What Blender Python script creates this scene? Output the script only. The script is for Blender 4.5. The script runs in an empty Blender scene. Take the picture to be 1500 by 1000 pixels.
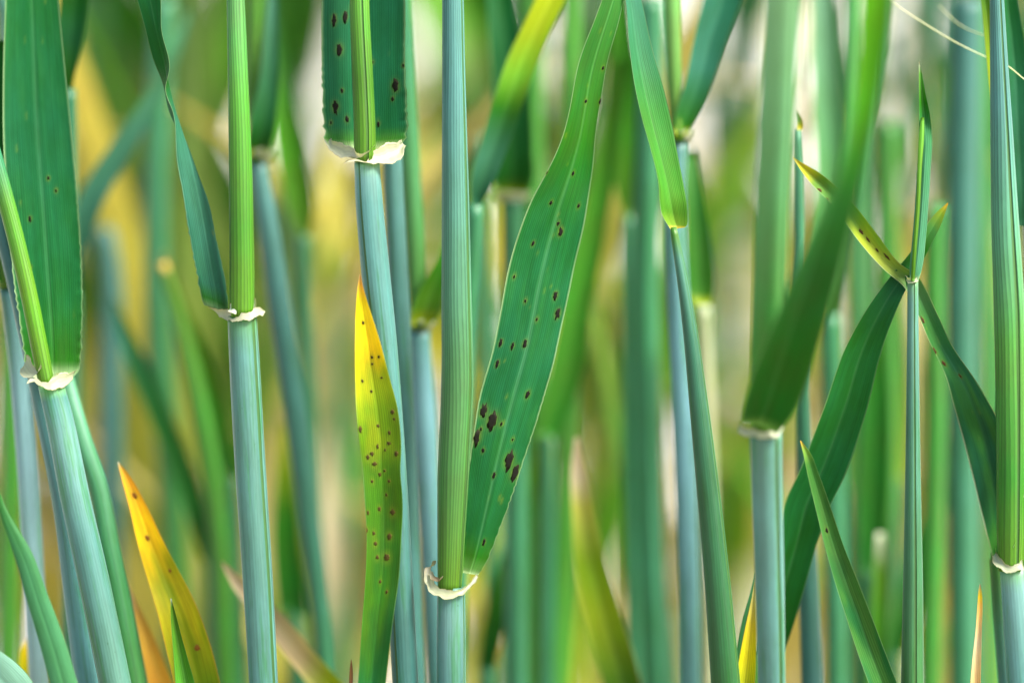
import bpy, math, random
import numpy as np
from mathutils import Vector

random.seed(7)
RNG = np.random.default_rng(7)
S = bpy.context.scene
COL = S.collection

# ------------------------------------------------------------------ camera
CAM_H, TILT, FOCUS, LENS = 0.30, math.radians(9.0), 0.45, 108.0
cam = bpy.data.cameras.new('camera')
cam.lens = LENS; cam.sensor_width = 36.0
cam.clip_start = 0.01; cam.clip_end = 2000.0
cam.dof.use_dof = True
cam.dof.focus_distance = FOCUS
cam.dof.aperture_fstop = 5.0
cam.dof.aperture_blades = 0
camo = bpy.data.objects.new('camera', cam); COL.objects.link(camo)
camo.location = (0, 0, CAM_H)
camo.rotation_euler = (math.pi / 2 - TILT, 0, 0)
S.camera = camo
CP = np.array([0, 0, CAM_H])
FWD = np.array([0, math.cos(TILT), -math.sin(TILT)])
UP = np.array([0, math.sin(TILT), math.cos(TILT)])
RT = np.array([1.0, 0, 0])

# ------------------------------------------------------------------ light
SUN_EL, SUN_AZ = math.radians(50), math.radians(112)   # azimuth from +Y (away from camera) towards +X (right)
w = bpy.data.worlds.new('World'); S.world = w; w.use_nodes = True
nt = w.node_tree; nt.nodes.clear()
sky = nt.nodes.new('ShaderNodeTexSky'); sky.sky_type = 'NISHITA'; sky.sun_disc = False
sky.sun_elevation = SUN_EL; sky.sun_rotation = SUN_AZ
sky.dust_density = 4.0; sky.air_density = 1.0; sky.ozone_density = 1.0
bg = nt.nodes.new('ShaderNodeBackground'); bg.inputs[1].default_value = 0.115
wo = nt.nodes.new('ShaderNodeOutputWorld')
nt.links.new(sky.outputs[0], bg.inputs[0]); nt.links.new(bg.outputs[0], wo.inputs[0])
sl = bpy.data.lights.new('sun', 'SUN'); sl.energy = 3.0; sl.angle = math.radians(18); sl.color = (1, .96, .88)
so = bpy.data.objects.new('sun', sl); COL.objects.link(so)
sd = Vector((math.sin(SUN_AZ) * math.cos(SUN_EL), math.cos(SUN_AZ) * math.cos(SUN_EL), math.sin(SUN_EL)))
so.rotation_euler = sd.to_track_quat('Z', 'Y').to_euler()

S.view_settings.view_transform = 'Standard'; S.view_settings.look = 'None'
S.view_settings.gamma = 1.0; S.view_settings.use_curve_mapping = False
S.view_settings.exposure = 1.75
S.render.engine = 'CYCLES'
S.cycles.use_denoising = True
S.cycles.max_bounces = 8; S.cycles.diffuse_bounces = 4; S.cycles.transmission_bounces = 6
S.cycles.sample_clamp_indirect = 6.0

# ------------------------------------------------------------------ colours (linear base colours)
GLAU = (.056, .168, .146); GLAU_D = (.027, .112, .094); GLAU_L = (.100, .228, .205)
SHEATH = (.038, .138, .006); SHEATH_D = (.026, .14, .008)
LEAF = (.009, .126, .023); LEAF_T = (.009, .118, .036); LEAF_G = (.025, .160, .005); LEAF_D = (.007, .100, .005)
YEL = (.72, .56, .008); YGRN = (.36, .44, .010); ORA = (.72, .43, .05)
PALE = (.43, .46, .34); DRY = (.52, .43, .27); BRN = (.20, .09, .03); TEAL = (.025, .150, .062)
LIME = (.060, .165, .006)

# ------------------------------------------------------------------ materials
def newmat(name):
    m = bpy.data.materials.new(name); m.use_nodes = True
    t = m.node_tree; t.nodes.clear()
    return m, t, (lambda k, **kw: _node(t, k, **kw))
def _node(t, k, **kw):
    n = t.nodes.new('ShaderNode' + k)
    for a, b in kw.items(): setattr(n, a, b)
    return n

def plant_material(name, translucent=0., rough=.45, spec=.35, vein=.45, vein_amt=.12, bump=.5, mott=.25, sheen=.6, rub=0.):
    """base colour comes from the plant's own pigment attribute; veins, wax mottling and fine relief on top"""
    m, t, N = newmat(name); L = t.links.new
    at = N('Attribute', attribute_name='Col'); wx = N('Attribute', attribute_name='wax')
    uv = N('UVMap', uv_map='UVMap'); oi = N('ObjectInfo')
    sep = N('SeparateXYZ'); L(uv.outputs[0], sep.inputs[0])
    def mth(op, a, b=None, c=None):
        n = N('Math', operation=op)
        for i, x in enumerate((a, b, c)):
            if x is None: continue
            if isinstance(x, (int, float)): n.inputs[i].default_value = x
            else: L(x, n.inputs[i])
        return n.outputs[0]
    u, v = sep.outputs[0], sep.outputs[1]
    off = mth('MULTIPLY', oi.outputs['Random'], 317.0)
    def noise(su, sv, det=3, rgh=.55):
        c = N('CombineXYZ')
        L(mth('MULTIPLY', u, su), c.inputs[0]); L(mth('MULTIPLY', v, sv), c.inputs[1]); L(off, c.inputs[2])
        n = N('TexNoise', noise_dimensions='3D'); n.inputs['Scale'].default_value = 1.0
        n.inputs['Detail'].default_value = det; n.inputs['Roughness'].default_value = rgh
        L(c.outputs[0], n.inputs['Vector']); return n.outputs[0]
    wob = noise(.5, .03, 1)
    ph = mth('ADD', mth('MULTIPLY', u, 2 * math.pi / vein), mth('MULTIPLY', wob, 14.0))
    veins = mth('SINE', ph)                               # longitudinal veins
    streak = noise(2.2, .035, 3); fine = noise(7.0, .5, 3, .7); patch = noise(.35, .12, 3)
    vl = mth('POWER', mth('ADD', mth('MULTIPLY', veins, .5), .5), 3.0)          # thin darker lines between broad ribs
    f = mth('SUBTRACT', 1.0 + vein_amt * .6, mth('MULTIPLY', vl, vein_amt * 2))
    f = mth('ADD', f, mth('MULTIPLY', mth('SUBTRACT', streak, .5), mott * 1.6))
    f = mth('ADD', f, mth('MULTIPLY', mth('SUBTRACT', fine, .5), mott * .9))
    f = mth('ADD', f, mth('MULTIPLY', mth('SUBTRACT', patch, .5), mott * 1.3))
    f = mth('MAXIMUM', f, .25)
    sc = N('VectorMath', operation='SCALE'); L(at.outputs['Color'], sc.inputs[0]); L(f, sc.inputs[3])
    col = sc.outputs[0]
    hs = N('HueSaturation'); L(col, hs.inputs['Color'])
    hs.inputs['Saturation'].default_value = 1.0
    L(mth('ADD', mth('MULTIPLY', mth('SUBTRACT', patch, .5), .05), .5), hs.inputs['Hue'])
    col = hs.outputs[0]
    if rub > 0:
        rb = noise(.9, .055, 4, .65)
        k = N('MapRange'); k.inputs[1].default_value = .53; k.inputs[2].default_value = .66; k.inputs[3].default_value = 0; k.inputs[4].default_value = rub; L(rb, k.inputs[0])
        dk = N('MixRGB', blend_type='MULTIPLY'); L(k.outputs[0], dk.inputs[0]); L(col, dk.inputs[1]); dk.inputs[2].default_value = (.55, .86, .45, 1)
        sp = noise(2.6, 1.3, 2, .5)
        k2 = N('MapRange'); k2.inputs[1].default_value = .72; k2.inputs[2].default_value = .78; k2.inputs[3].default_value = 0; k2.inputs[4].default_value = .6; L(sp, k2.inputs[0])
        d2 = N('MixRGB', blend_type='MULTIPLY'); L(k2.outputs[0], d2.inputs[0]); L(dk.outputs[0], d2.inputs[1]); d2.inputs[2].default_value = (.35, .5, .3, 1)
        col = d2.outputs[0]
    b = N('BsdfPrincipled'); L(col, b.inputs['Base Color'])
    L(mth('ADD', mth('MULTIPLY', fine, .25), rough - .12), b.inputs['Roughness'])
    b.inputs['Specular IOR Level'].default_value = spec
    L(mth('MULTIPLY', wx.outputs['Fac'], sheen), b.inputs['Sheen Weight'])
    b.inputs['Sheen Roughness'].default_value = .28
    b.inputs['Sheen Tint'].default_value = (.72, .93, 1, 1)
    h = mth('ADD', mth('MULTIPLY', veins, .35), mth('MULTIPLY', fine, .6))
    bp = N('Bump'); bp.inputs['Strength'].default_value = bump; bp.inputs['Distance'].default_value = .00006
    L(h, bp.inputs['Height']); L(bp.outputs[0], b.inputs['Normal'])
    out = N('OutputMaterial')
    if translucent > 0:
        tr = N('BsdfTranslucent')
        g = N('MixRGB', blend_type='MULTIPLY'); g.inputs[0].default_value = 1.0
        L(col, g.inputs[1]); g.inputs[2].default_value = (1.55, 1.6, .9, 1)
        L(g.outputs[0], tr.inputs['Color'])
        mx = N('MixShader'); mx.inputs[0].default_value = translucent
        L(b.outputs[0], mx.inputs[1]); L(tr.outputs[0], mx.inputs[2]); L(mx.outputs[0], out.inputs[0])
    else:
        L(b.outputs[0], out.inputs[0])
    return m

M_STEM = plant_material('stem_skin', 0, .40, .40, vein=.42, vein_amt=.04, bump=.22, mott=.42, sheen=.42, rub=.9)
M_SHEATH = plant_material('sheath_skin', .06, .42, .3, vein=.40, vein_amt=.20, bump=.45, mott=.36, sheen=.2)
M_LEAF = plant_material('leaf_blade', .34, .44, .16, vein=.31, vein_amt=.15, bump=.45, mott=.38, sheen=.06)
M_PALE = plant_material('collar_membrane', .5, .38, .5, vein=.5, vein_amt=.04, bump=.4, mott=.22, sheen=.2)
M_FAR = plant_material('crop_skin', .40, .5, .2, vein=.6, vein_amt=.05, bump=.1, mott=.25, sheen=.08)

def lesion_material():
    m, t, N = newmat('lesion_crust'); L = t.links.new
    tc = N('TexCoord'); n = N('TexNoise'); n.inputs['Scale'].default_value = 2500; n.inputs['Detail'].default_value = 3
    L(tc.outputs['Object'], n.inputs['Vector'])
    at = N('Attribute', attribute_name='Col')
    r = N('MixRGB', blend_type='MULTIPLY'); r.inputs[0].default_value = .6
    L(at.outputs['Color'], r.inputs[1]); L(n.outputs[0], r.inputs[2])
    b = N('BsdfPrincipled'); b.inputs['Roughness'].default_value = .8; b.inputs['Specular IOR Level'].default_value = .15
    L(r.outputs[0], b.inputs['Base Color'])
    bp = N('Bump'); bp.inputs['Distance'].default_value = .00005; L(n.outputs[0], bp.inputs['Height']); L(bp.outputs[0], b.inputs['Normal'])
    o = N('OutputMaterial'); L(b.outputs[0], o.inputs[0]); return m
M_LES = lesion_material()

def ground_material(name, c0, c1, c2):
    m, t, N = newmat(name); L = t.links.new
    tc = N('TexCoord')
    def noise(s, d=6):
        n = N('TexNoise'); n.inputs['Scale'].default_value = s; n.inputs['Detail'].default_value = d
        L(tc.outputs['Object'], n.inputs['Vector']); return n
    a, c = noise(9), noise(60)
    r = N('ValToRGB'); r.color_ramp.elements[0].position = .32; r.color_ramp.elements[1].position = .68
    r.color_ramp.elements[0].color = c0; r.color_ramp.elements[1].color = c2
    e = r.color_ramp.elements.new(.5); e.color = c1
    L(a.outputs[0], r.inputs[0])
    mx = N('MixRGB', blend_type='OVERLAY'); mx.inputs[0].default_value = .5
    L(r.outputs[0], mx.inputs[1]); L(c.outputs[0], mx.inputs[2])
    b = N('BsdfPrincipled'); b.inputs['Roughness'].default_value = .95; b.inputs['Specular IOR Level'].default_value = .1
    L(mx.outputs[0], b.inputs['Base Color'])
    bp = N('Bump'); bp.inputs['Distance'].default_value = .01; L(c.outputs[0], bp.inputs['Height']); L(bp.outputs[0], b.inputs['Normal'])
    o = N('OutputMaterial'); L(b.outputs[0], o.inputs[0]); return m
M_SOIL = ground_material('field_soil', (.20, .16, .10, 1), (.31, .26, .17, 1), (.42, .37, .28, 1))
M_TRACK = ground_material('pale_track', (.50, .46, .38, 1), (.66, .62, .54, 1), (.74, .72, .68, 1))

# ------------------------------------------------------------------ geometry helpers
def P(px, py, d=0.):
    """photo pixel + distance (mm) behind the plane of focus -> world point"""
    D = FOCUS + d * .001
    s = D * 36 / LENS / 1500
    return CP + FWD * D + RT * ((px - 750) * s) + UP * ((500 - py) * s)
def mmpx(d=0.): return (FOCUS + d * .001) * 36 / LENS / 1500

def hermite(t, K, V):
    """smooth interpolation of rows V at knots K"""
    K = np.asarray(K, float); V = np.asarray(V, float)
    if len(K) == 2:
        f = ((t - K[0]) / (K[1] - K[0]))[:, None]; return V[0] * (1 - f) + V[1] * f
    sl = np.diff(V, axis=0) / np.diff(K)[:, None]
    m = np.zeros_like(V); m[0] = sl[0]; m[-1] = sl[-1]
    w1 = np.diff(K)
    m[1:-1] = (sl[:-1] * w1[1:, None] + sl[1:] * w1[:-1, None]) / (w1[1:] + w1[:-1])[:, None]
    i = np.clip(np.searchsorted(K, t, 'right') - 1, 0, len(K) - 2)
    h = (K[i + 1] - K[i])[:, None]; s = ((t - K[i])[:, None]) / h
    return ((2*s**3 - 3*s**2 + 1) * V[i] + (s**3 - 2*s**2 + s) * h * m[i]
            + (-2*s**3 + 3*s**2) * V[i + 1] + (s**3 - s**2) * h * m[i + 1])

def ramp(stops, x):
    """colour stops [(pos, rgb)] evaluated at array x"""
    if isinstance(stops[0], (int, float)): return np.tile(np.array(stops, float), (len(x), 1))
    st = sorted(stops, key=lambda q: q[0]); k = [q[0] for q in st]
    return np.stack([np.interp(x, k, [q[1][c] for q in st]) for c in range(3)], 1)

def make_mesh(name, verts, faces, col, wax, uv, mat, parent=None, smooth=True, thing_kind=None):
    me = bpy.data.meshes.new(name)
    me.from_pydata(np.asarray(verts).tolist(), [], faces)
    n = len(verts)
    ca = me.attributes.new('Col', 'FLOAT_COLOR', 'POINT')
    c4 = np.ones((n, 4)); c4[:, :3] = np.clip(col, 0, 1); ca.data.foreach_set('color', c4.ravel())
    wa = me.attributes.new('wax', 'FLOAT', 'POINT'); wa.data.foreach_set('value', np.broadcast_to(wax, (n,)).astype(float).ravel().copy())
    ul = me.uv_layers.new(name='UVMap')
    li = np.empty(len(me.loops), int); me.loops.foreach_get('vertex_index', li)
    ul.data.foreach_set('uv', np.asarray(uv, float)[li].ravel())
    me.materials.append(mat)
    if smooth: me.polygons.foreach_set('use_smooth', [True] * len(me.polygons))
    me.update()
    o = bpy.data.objects.new(name, me); COL.objects.link(o)
    if parent is not None:
        o.parent = parent
        o.location = -Vector(parent.location)      # vertices are world coordinates
    return o

def thing(name, label, cat, loc, group=None):
    o = bpy.data.objects.new(name, None); COL.objects.link(o)
    o.empty_display_size = .01; o.location = tuple(loc)
    o['label'] = label; o['category'] = cat
    if group: o['group'] = group
    return o

# ---- tubes (culms and sheaths)
def tube_world(name, pts, rad, parent, colf, wax, seam=None, seg=28, mat=None, step=.0012, keys=None, seam_col=None, squash=1.0):
    """pts (n,3) bottom..top centre line, rad (n,); keys: value per point handed to colf"""
    pts = np.asarray(pts, float); rad = np.asarray(rad, float)
    K = np.concatenate([[0], np.cumsum(np.linalg.norm(np.diff(pts, axis=0), axis=1))])
    n = max(4, int(K[-1] / step)); t = np.linspace(0, K[-1], n)
    keys = np.linspace(0, 1, len(pts)) if keys is None else np.asarray(keys, float)
    C = hermite(t, K, pts); R = np.maximum(np.interp(t, K, rad), 1e-5); key = np.interp(t, K, keys)
    T = np.gradient(C, axis=0); T /= np.linalg.norm(T, axis=1)[:, None]
    N = -FWD - T * (T @ -FWD)[:, None]; N /= np.linalg.norm(N, axis=1)[:, None]
    B = np.cross(T, N)                                           # towards image right
    if B[0] @ RT < 0: B = -B
    th = np.linspace(0, 2 * math.pi, seg, endpoint=False)
    rr = np.ones(seg); cs = np.ones(seg)
    if seam is not None:                                         # overlapping sheath margin: a small step round the stem
        th = np.concatenate([[0, .02, .07], np.linspace(.10, 2 * math.pi - .24, seg - 5), [2 * math.pi - .20, 2 * math.pi - .01]])
        rr = 1.0 + .10 * (1 - th / (2 * math.pi)) ** 2; rr[0] = 1.0; rr[-1] = .985; rr[-2] = .985
        cs = np.ones(seg); cs[0] = .35; cs[-1] = .35; cs[-2] = .5; cs[1] = 1.5; cs[2] = 1.35
        th = th + math.radians(seam)
    off = (np.cos(th)[None, :, None] * N[:, None, :] * squash + np.sin(th)[None, :, None] * B[:, None, :])
    V = C[:, None, :] + off * (R[:, None] * rr[None, :])[:, :, None]
    m = len(th)
    colr = colf(key)
    cc = np.repeat(colr[:, None, :], m, 1) * cs[None, :, None]
    if seam is not None:
        gm = np.zeros(m); gm[0] = .8; gm[-1] = .85; gm[-2] = .6
        cc = cc * (1 - gm[None, :, None]) + np.array((.045, .13, .02)) * gm[None, :, None]
    uv = np.stack([np.broadcast_to(th[None, :] * float(np.mean(R)) * 1000, (n, m)), np.broadcast_to(t[:, None] * 1000, (n, m))], 2)
    faces = []
    for i in range(n - 1):
        a = i * m
        for j in range(m):
            k = (j + 1) % m
            faces.append((a + j, a + k, a + m + k, a + m + j))
    verts = V.reshape(-1, 3); nb = len(verts)
    verts = np.concatenate([verts, [C[0], C[-1]]])
    cc = np.concatenate([cc.reshape(-1, 3), [colr[0], colr[-1]]]); uvv = np.concatenate([uv.reshape(-1, 2), [uv[0, 0], uv[-1, 0]]])
    for j in range(m):
        k = (j + 1) % m
        faces.append((nb, k, j)); faces.append((nb + 1, (n - 1) * m + j, (n - 1) * m + k))
    if np.ndim(wax) > 0 or callable(wax):
        wv = wax(key); wv = np.concatenate([np.repeat(wv, m), [0, 0]])
    else: wv = wax
    return make_mesh(name, verts, faces, cc, wv, uvv, mat or M_STEM, parent)

def to_ground(p_from, dirv):
    """points from the soil up to p_from, leaving along dirv and straightening"""
    z = p_from[2]; dirv = dirv / abs(dirv[2])
    out = []
    for f in (0., .12, .3, .55, .8):
        h = z * f; k = z - h
        lean = dirv[:2] * (k - .45 * k * k / z)
        out.append(np.array([p_from[0] + lean[0], p_from[1] + lean[1], h - (.004 if f == 0 else 0)]))
    return out

def trace_stem(name, parent, st, cols, wax=.8, seam=None, down=False, up=0., seg=28, step=.0012, mat=None, squash=1.0):
    """st: bottom->top stations (px, py, d_mm, width_px); cols: rgb or stops by photo y"""
    pts = [P(a, b, d) for a, b, d, _ in st]; rad = [wd * .5 * mmpx(d) for a, b, d, wd in st]; ky = [b for _, b, _, _ in st]
    if down:
        g = to_ground(pts[0], -(pts[1] - pts[0]) / np.linalg.norm(pts[1] - pts[0]))
        pts = g + pts; rad = [rad[0] * .98] * len(g) + rad; ky = [ky[0] + 10 * (len(g) - i) for i in range(len(g))] + ky
    if up:
        dv = pts[-1] - pts[-2]; dv /= np.linalg.norm(dv)
        for q in (.5, 1): pts.append(pts[-1] + dv * up * .0005); rad.append(rad[-1] * .93); ky.append(ky[-1] - 5)
    return tube_world(name, pts, rad, parent, lambda k: ramp(cols, k), wax, seam, seg, mat or (M_SHEATH if name == 'sheath' else None), step, ky, squash=squash)

# ---- blades
def blade_grid(Lp, Rp, keys, nu, step, bow, rib, thick, crinkle=None, wave=0., bow_keys=None, rag=0., fold=0.):
    Lp, Rp = np.asarray(Lp, float), np.asarray(Rp, float); C = (Lp + Rp) / 2
    K = np.concatenate([[0], np.cumsum(np.maximum(np.linalg.norm(np.diff(C, axis=0), axis=1), 1e-6))])
    n = max(5, int(K[-1] / step)); t = np.linspace(0, K[-1], n)
    L = hermite(t, K, Lp); R = hermite(t, K, Rp); key = np.interp(t, K, keys)
    if rag:
        ph = random.uniform(0, 6); A0 = R - L; A0 = A0 / np.maximum(np.linalg.norm(A0, axis=1), 1e-7)[:, None]; wd = np.minimum(np.linalg.norm(R - L, axis=1) / .0008, 1)[:, None]
        tt = t[:, None] * 1000
        L = L - A0 * wd * rag * (np.sin(tt * 2.1 + ph) + .7 * np.sin(tt * 5.3 + 2 * ph) + .4 * np.sin(tt * 11 + ph))
        R = R + A0 * wd * rag * (np.sin(tt * 2.6 + ph + 1) + .7 * np.sin(tt * 4.7 + ph) + .4 * np.sin(tt * 12.3 + ph))
    u = np.linspace(-1, 1, nu); u = np.sign(u) * (1 - (1 - np.abs(u)) ** 1.25)        # denser to the margins
    G = L[:, None, :] * ((1 - u) / 2)[None, :, None] + R[:, None, :] * ((1 + u) / 2)[None, :, None]
    T = np.gradient((L + R) / 2, axis=0); A = R - L; W = np.linalg.norm(A, axis=1)
    Nn = np.cross(A, T); ln = np.linalg.norm(Nn, axis=1)[:, None]; Nn = Nn / np.maximum(ln, 1e-12)
    if np.sum(Nn @ -FWD) < 0: Nn = -Nn                                                # front = faces camera
    bw = bow if bow_keys is None else np.interp(t, K, bow_keys)[:, None]
    disp = bw * (u[None, :] ** 2 - .4) * W[:, None] * .5
    if fold: disp = disp + fold * (np.sqrt(u[None, :] ** 2 + .004) - .5) * W[:, None] * .5
    if rib: disp = disp - rib * np.exp(-(u / .07) ** 2)[None, :] * np.minimum(W, .008)[:, None] / .008
    if crinkle:
        (tc, ln_c, amp) = crinkle
        env = np.exp(-((t - tc * K[-1]) / ln_c) ** 2)[:, None] * np.clip((np.abs(u) - .72) / .28, 0, 1)[None, :] ** 1.5
        ph = t * 1000 * 2 * math.pi / 1.35 + 2.2 * np.sin(t * 900 + 1) + 1.1 * np.sin(t * 2300)
        env = env * (.55 + .45 * np.sin(t * 1400 + 2) * np.sin(t * 530))[:, None]
        disp = disp + amp * env * np.where(u[None, :] > 0, np.sin(ph)[:, None], np.sin(ph * .9 + 1)[:, None])
        G = G + (A / np.maximum(W, 1e-6)[:, None])[:, None, :] * (.55 * amp * env * np.sign(u)[None, :] * np.where(u[None, :] > 0, np.sin(ph + 1.2)[:, None], np.sin(ph * .9 + 2)[:, None]))[:, :, None]
    if wave: disp = disp + wave * (np.sin(t * 260)[:, None] * u[None, :] + .6 * np.sin(t * 610 + 1)[:, None] * np.abs(u)[None, :] ** 3)
    F = G + Nn[:, None, :] * disp[:, :, None]
    return dict(F=F, t=t, u=u, key=key, W=W, N=Nn, T=T, nu=nu, n=n, thick=thick)

def blade_mesh(name, g, parent, cols, wax=.3, mat=None, midrib=.35, edge=.5, flecks=0, fleck_col=YGRN, halos=(), edge_col=(.30, .45, .22), tipcol=None, base_fade=None, mottle=None):
    F, u, key, W, n, nu = g['F'], g['u'], g['key'], g['W'], g['n'], g['nu']
    th = g['thick'] * (1 - .7 * np.abs(u) ** 4)[None, :] * np.minimum(1, W / .004)[:, None]
    Bk = F - g['N'][:, None, :] * th[:, :, None]
    c = np.repeat(ramp(cols, key)[:, None, :], nu, 1)
    mr = np.exp(-(u / .055) ** 2)[None, :, None] * midrib
    c = c * (1 - mr) + np.minimum(c * 1.6 + .05, 1) * mr
    ed = (np.clip((np.abs(u) - .945) / .05, 0, 1) * edge)[None, :, None]
    c = c * (1 - ed) + np.array(edge_col) * ed
    um = u[None, :] * W[:, None] * .5; tm = np.broadcast_to(g['t'][:, None], um.shape)
    if mottle is not None:                                   # (strength, colour): ragged discoloured streaks along the veins
        st, mc = mottle[:2]; mm = np.zeros(um.shape)
        for _ in range(int(40 + 400 * g['t'][-1])):
            a, b = RNG.uniform(0, g['t'][-1]), RNG.uniform(-.5, .5) * W.max()
            mm += RNG.uniform(.3, 1) * np.exp(-((tm - a) / RNG.uniform(.001, .0045)) ** 2 - ((um - b) / RNG.uniform(.0003, .0009)) ** 2)
        if len(mottle) > 2: mm = mm * np.clip((key - mottle[2]) / 60, 0, 1)[:, None]
        mm = np.clip(mm, 0, 1)[:, :, None] * st; c = c * (1 - mm) + np.array(mc) * mm
    for _ in range(flecks):
        a, b = RNG.uniform(0, g['t'][-1]), RNG.uniform(-.48, .48) * W[min(n - 1, int(RNG.uniform(0, n)))]
        s = RNG.uniform(.00010, .0002); e = np.exp(-((tm - a) / (s * 2.2)) ** 2 - ((um - b) / s) ** 2)[:, :, None] * RNG.uniform(.06, .25)
        c = c * (1 - e) + np.array(fleck_col) * e
    for (ti, ui, r) in halos:
        e = np.exp(-((tm - ti) / (r * 1.6)) ** 2 - ((um - ui) / (r * 1.1)) ** 2)[:, :, None] * .5
        c = c * (1 - e) + np.array((.22, .27, .015)) * e
    verts = np.concatenate([F.reshape(-1, 3), Bk.reshape(-1, 3)]); o = n * nu
    cc = np.concatenate([c.reshape(-1, 3), c.reshape(-1, 3) * .95])
    arc = (u[None, :] * W[:, None] * .5 * 1000); arc = u[None, :] * float(W.max()) * 500 + 0 * arc
    uv = np.stack([arc, tm * 1000], 2).reshape(-1, 2); uv = np.concatenate([uv, uv + np.array([31.7, 0])])
    ii, jj = np.meshgrid(np.arange(n - 1), np.arange(nu - 1), indexing='ij'); a = (ii * nu + jj).ravel()
    fr = np.stack([a, a + 1, a + nu + 1, a + nu], 1); bk = fr[:, ::-1] + o
    # orient so that the front faces its own normal
    p0, p1, p2 = verts[fr[len(fr)//2][:3]]
    if np.cross(p1 - p0, p2 - p0) @ g['N'][n // 2] < 0: fr, bk = fr[:, ::-1], bk[:, ::-1]
    faces = fr.tolist() + bk.tolist()
    ring = [i for i in range(nu)] + [i * nu + nu - 1 for i in range(1, n)] + [(n - 1) * nu + j for j in range(nu - 2, -1, -1)] + [i * nu for i in range(n - 2, 0, -1)]
    for q in range(len(ring)):
        x, y = ring[q], ring[(q + 1) % len(ring)]
        faces.append((x, y, y + o, x + o))
    return make_mesh(name, verts, faces, cc, wax, uv, mat or M_LEAF, parent)

def locate(g, px, py):
    """nearest point of the blade's front grid to a photo pixel -> fractional (row, column)"""
    q = g['F'].reshape(-1, 3) - CP; D = q @ FWD; s = D * 36 / LENS / 1500
    x = 750 + (q @ RT) / s; y = 500 - (q @ UP) / s
    k = int(np.argmin((x - px) ** 2 + (y - py) ** 2)); return k // g['nu'], k % g['nu']

def lesion(parent, root, g, px, py, wpx, hpx, col=(.006, .006, .002), rag=.28):
    i, j = locate(g, px, py)
    F, n, nu = g['F'], g['n'], g['nu']
    i = min(max(i, 2), n - 3); j = min(max(j, 1), nu - 2)
    c = F[i, j]; T = F[i + 1, j] - F[i - 1, j]; T /= np.linalg.norm(T)
    A = F[i, j + 1] - F[i, j - 1]; A -= T * (A @ T); A /= np.linalg.norm(A); Nn = g['N'][i]
    s = .0001; k = 16; pts = []
    for r, hgt in ((1., .012), (.62, .05)):
        for q in range(k):
            a = 2 * math.pi * q / k
            rr = r * (1 + (random.uniform(-rag, rag) if r == 1 else random.uniform(-.1, .1)))
            if abs(math.sin(a)) > .85 and r == 1: rr *= random.uniform(.9, 1.35)        # drawn out along the veins
            du, dv = math.cos(a) * wpx * .5 * s * rr, math.sin(a) * hpx * .5 * s * rr
            # follow the blade's own surface
            fi = np.clip(i + dv / max(1e-7, (g['t'][1] - g['t'][0])), 0, n - 1.001)
            row0 = int(fi); f = fi - row0
            rowp = F[row0] * (1 - f) + F[row0 + 1] * f
            Wd = max(g['W'][row0], 1e-5)
            tu = np.clip(g['u'][j] + 2 * du / Wd, -.99, .99)
            p = np.array([np.interp(tu, g['u'], rowp[:, x]) for x in range(3)])
            pts.append(p + Nn * (hgt * .001 + .00004))
    pts.append(c + Nn * .00011)
    faces = []
    for q in range(k):
        z = (q + 1) % k
        faces += [(q, z, k + z, k + q), (k + q, k + z, 2 * k)]
    faces.append(tuple(range(k - 1, -1, -1)))
    pts = np.array(pts); cl = np.tile(np.array(col), (len(pts), 1)); cl[:k] = np.array(col) * 1.6 + np.array((.006, .008, 0))
    o = make_mesh('lesion', pts, faces, cl, 0, np.zeros((len(pts), 2)), M_LES, None)
    o.parent = parent; o.location = (0, 0, 0)
    return o

def trace_leaf(name, parent, st, cols, d=0., dep=None, nu=33, step=.0006, bow=.10, rib=.00012, thick=.00022, up=0., down=0.,
               lesions=(), les_k=1., les_col=(.006, .006, .002), halo=True, crinkle=None, wave=0., bow_keys=None, rag=0., fold=None, **kw):
    """st: stations (y, xl, xr) or (xl, yl, xr, yr) in photo pixels; d one depth or a list; dep list of (dl, dr)"""
    Lp, Rp, ky = [], [], []
    for i, s in enumerate(st):
        dl, dr = dep[i] if dep is not None else ((d[i], d[i]) if isinstance(d, (list, tuple)) else (d, d))
        q = (s[1], s[0], s[2], s[0]) if len(s) == 3 else s
        Lp.append(P(q[0], q[1], dl)); Rp.append(P(q[2], q[3], dr)); ky.append((q[1] + q[3]) / 2)
    def ext(at_end, mm, sgn):
        a, b = (-1, -2) if at_end else (0, 1)
        c0 = (Lp[a] + Rp[a]) / 2; c1 = (Lp[b] + Rp[b]) / 2; dv = c0 - c1; dv /= np.linalg.norm(dv)
        hw = (Rp[a] - Lp[a]) / 2
        news = []
        for f, wv in ((.35, .97), (.7, .85), (1., .55)):
            c = c0 + dv * mm * .001 * f; news.append((c - hw * wv, c + hw * wv, ky[a] + sgn * 10 * f))
        for nl, nr, kk in news:
            if at_end: Lp.append(nl); Rp.append(nr); ky.append(kk)
            else: Lp.insert(0, nl); Rp.insert(0, nr); ky.insert(0, kk)
    first_is_low = ky[0] > ky[-1]
    if up: ext(first_is_low, up, -1)
    if down: ext(not first_is_low, down, 1)
    g = blade_grid(Lp, Rp, ky, nu, step, bow, rib, thick, crinkle, wave, bow_keys, rag, (.16 if rib else 0) if fold is None else fold)
    halos = []
    for l in lesions:
        if halo:
            i, j = locate(g, l[0], l[1]); halos.append((g['t'][i], g['u'][j] * g['W'][i] * .5, max(l[2], 4) * .0001 * .62))
    o = blade_mesh(name, g, parent, cols, halos=halos, **kw)
    for l in lesions: lesion(o, parent, g, l[0], l[1], l[2] * les_k, l[3] * les_k, les_col)
    return o, g

def low_end(g):
    a, b = g['F'][0].mean(0), g['F'][-1].mean(0)
    return (a, a - g['F'][3].mean(0)) if a[2] < b[2] else (b, b - g['F'][-4].mean(0))

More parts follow.
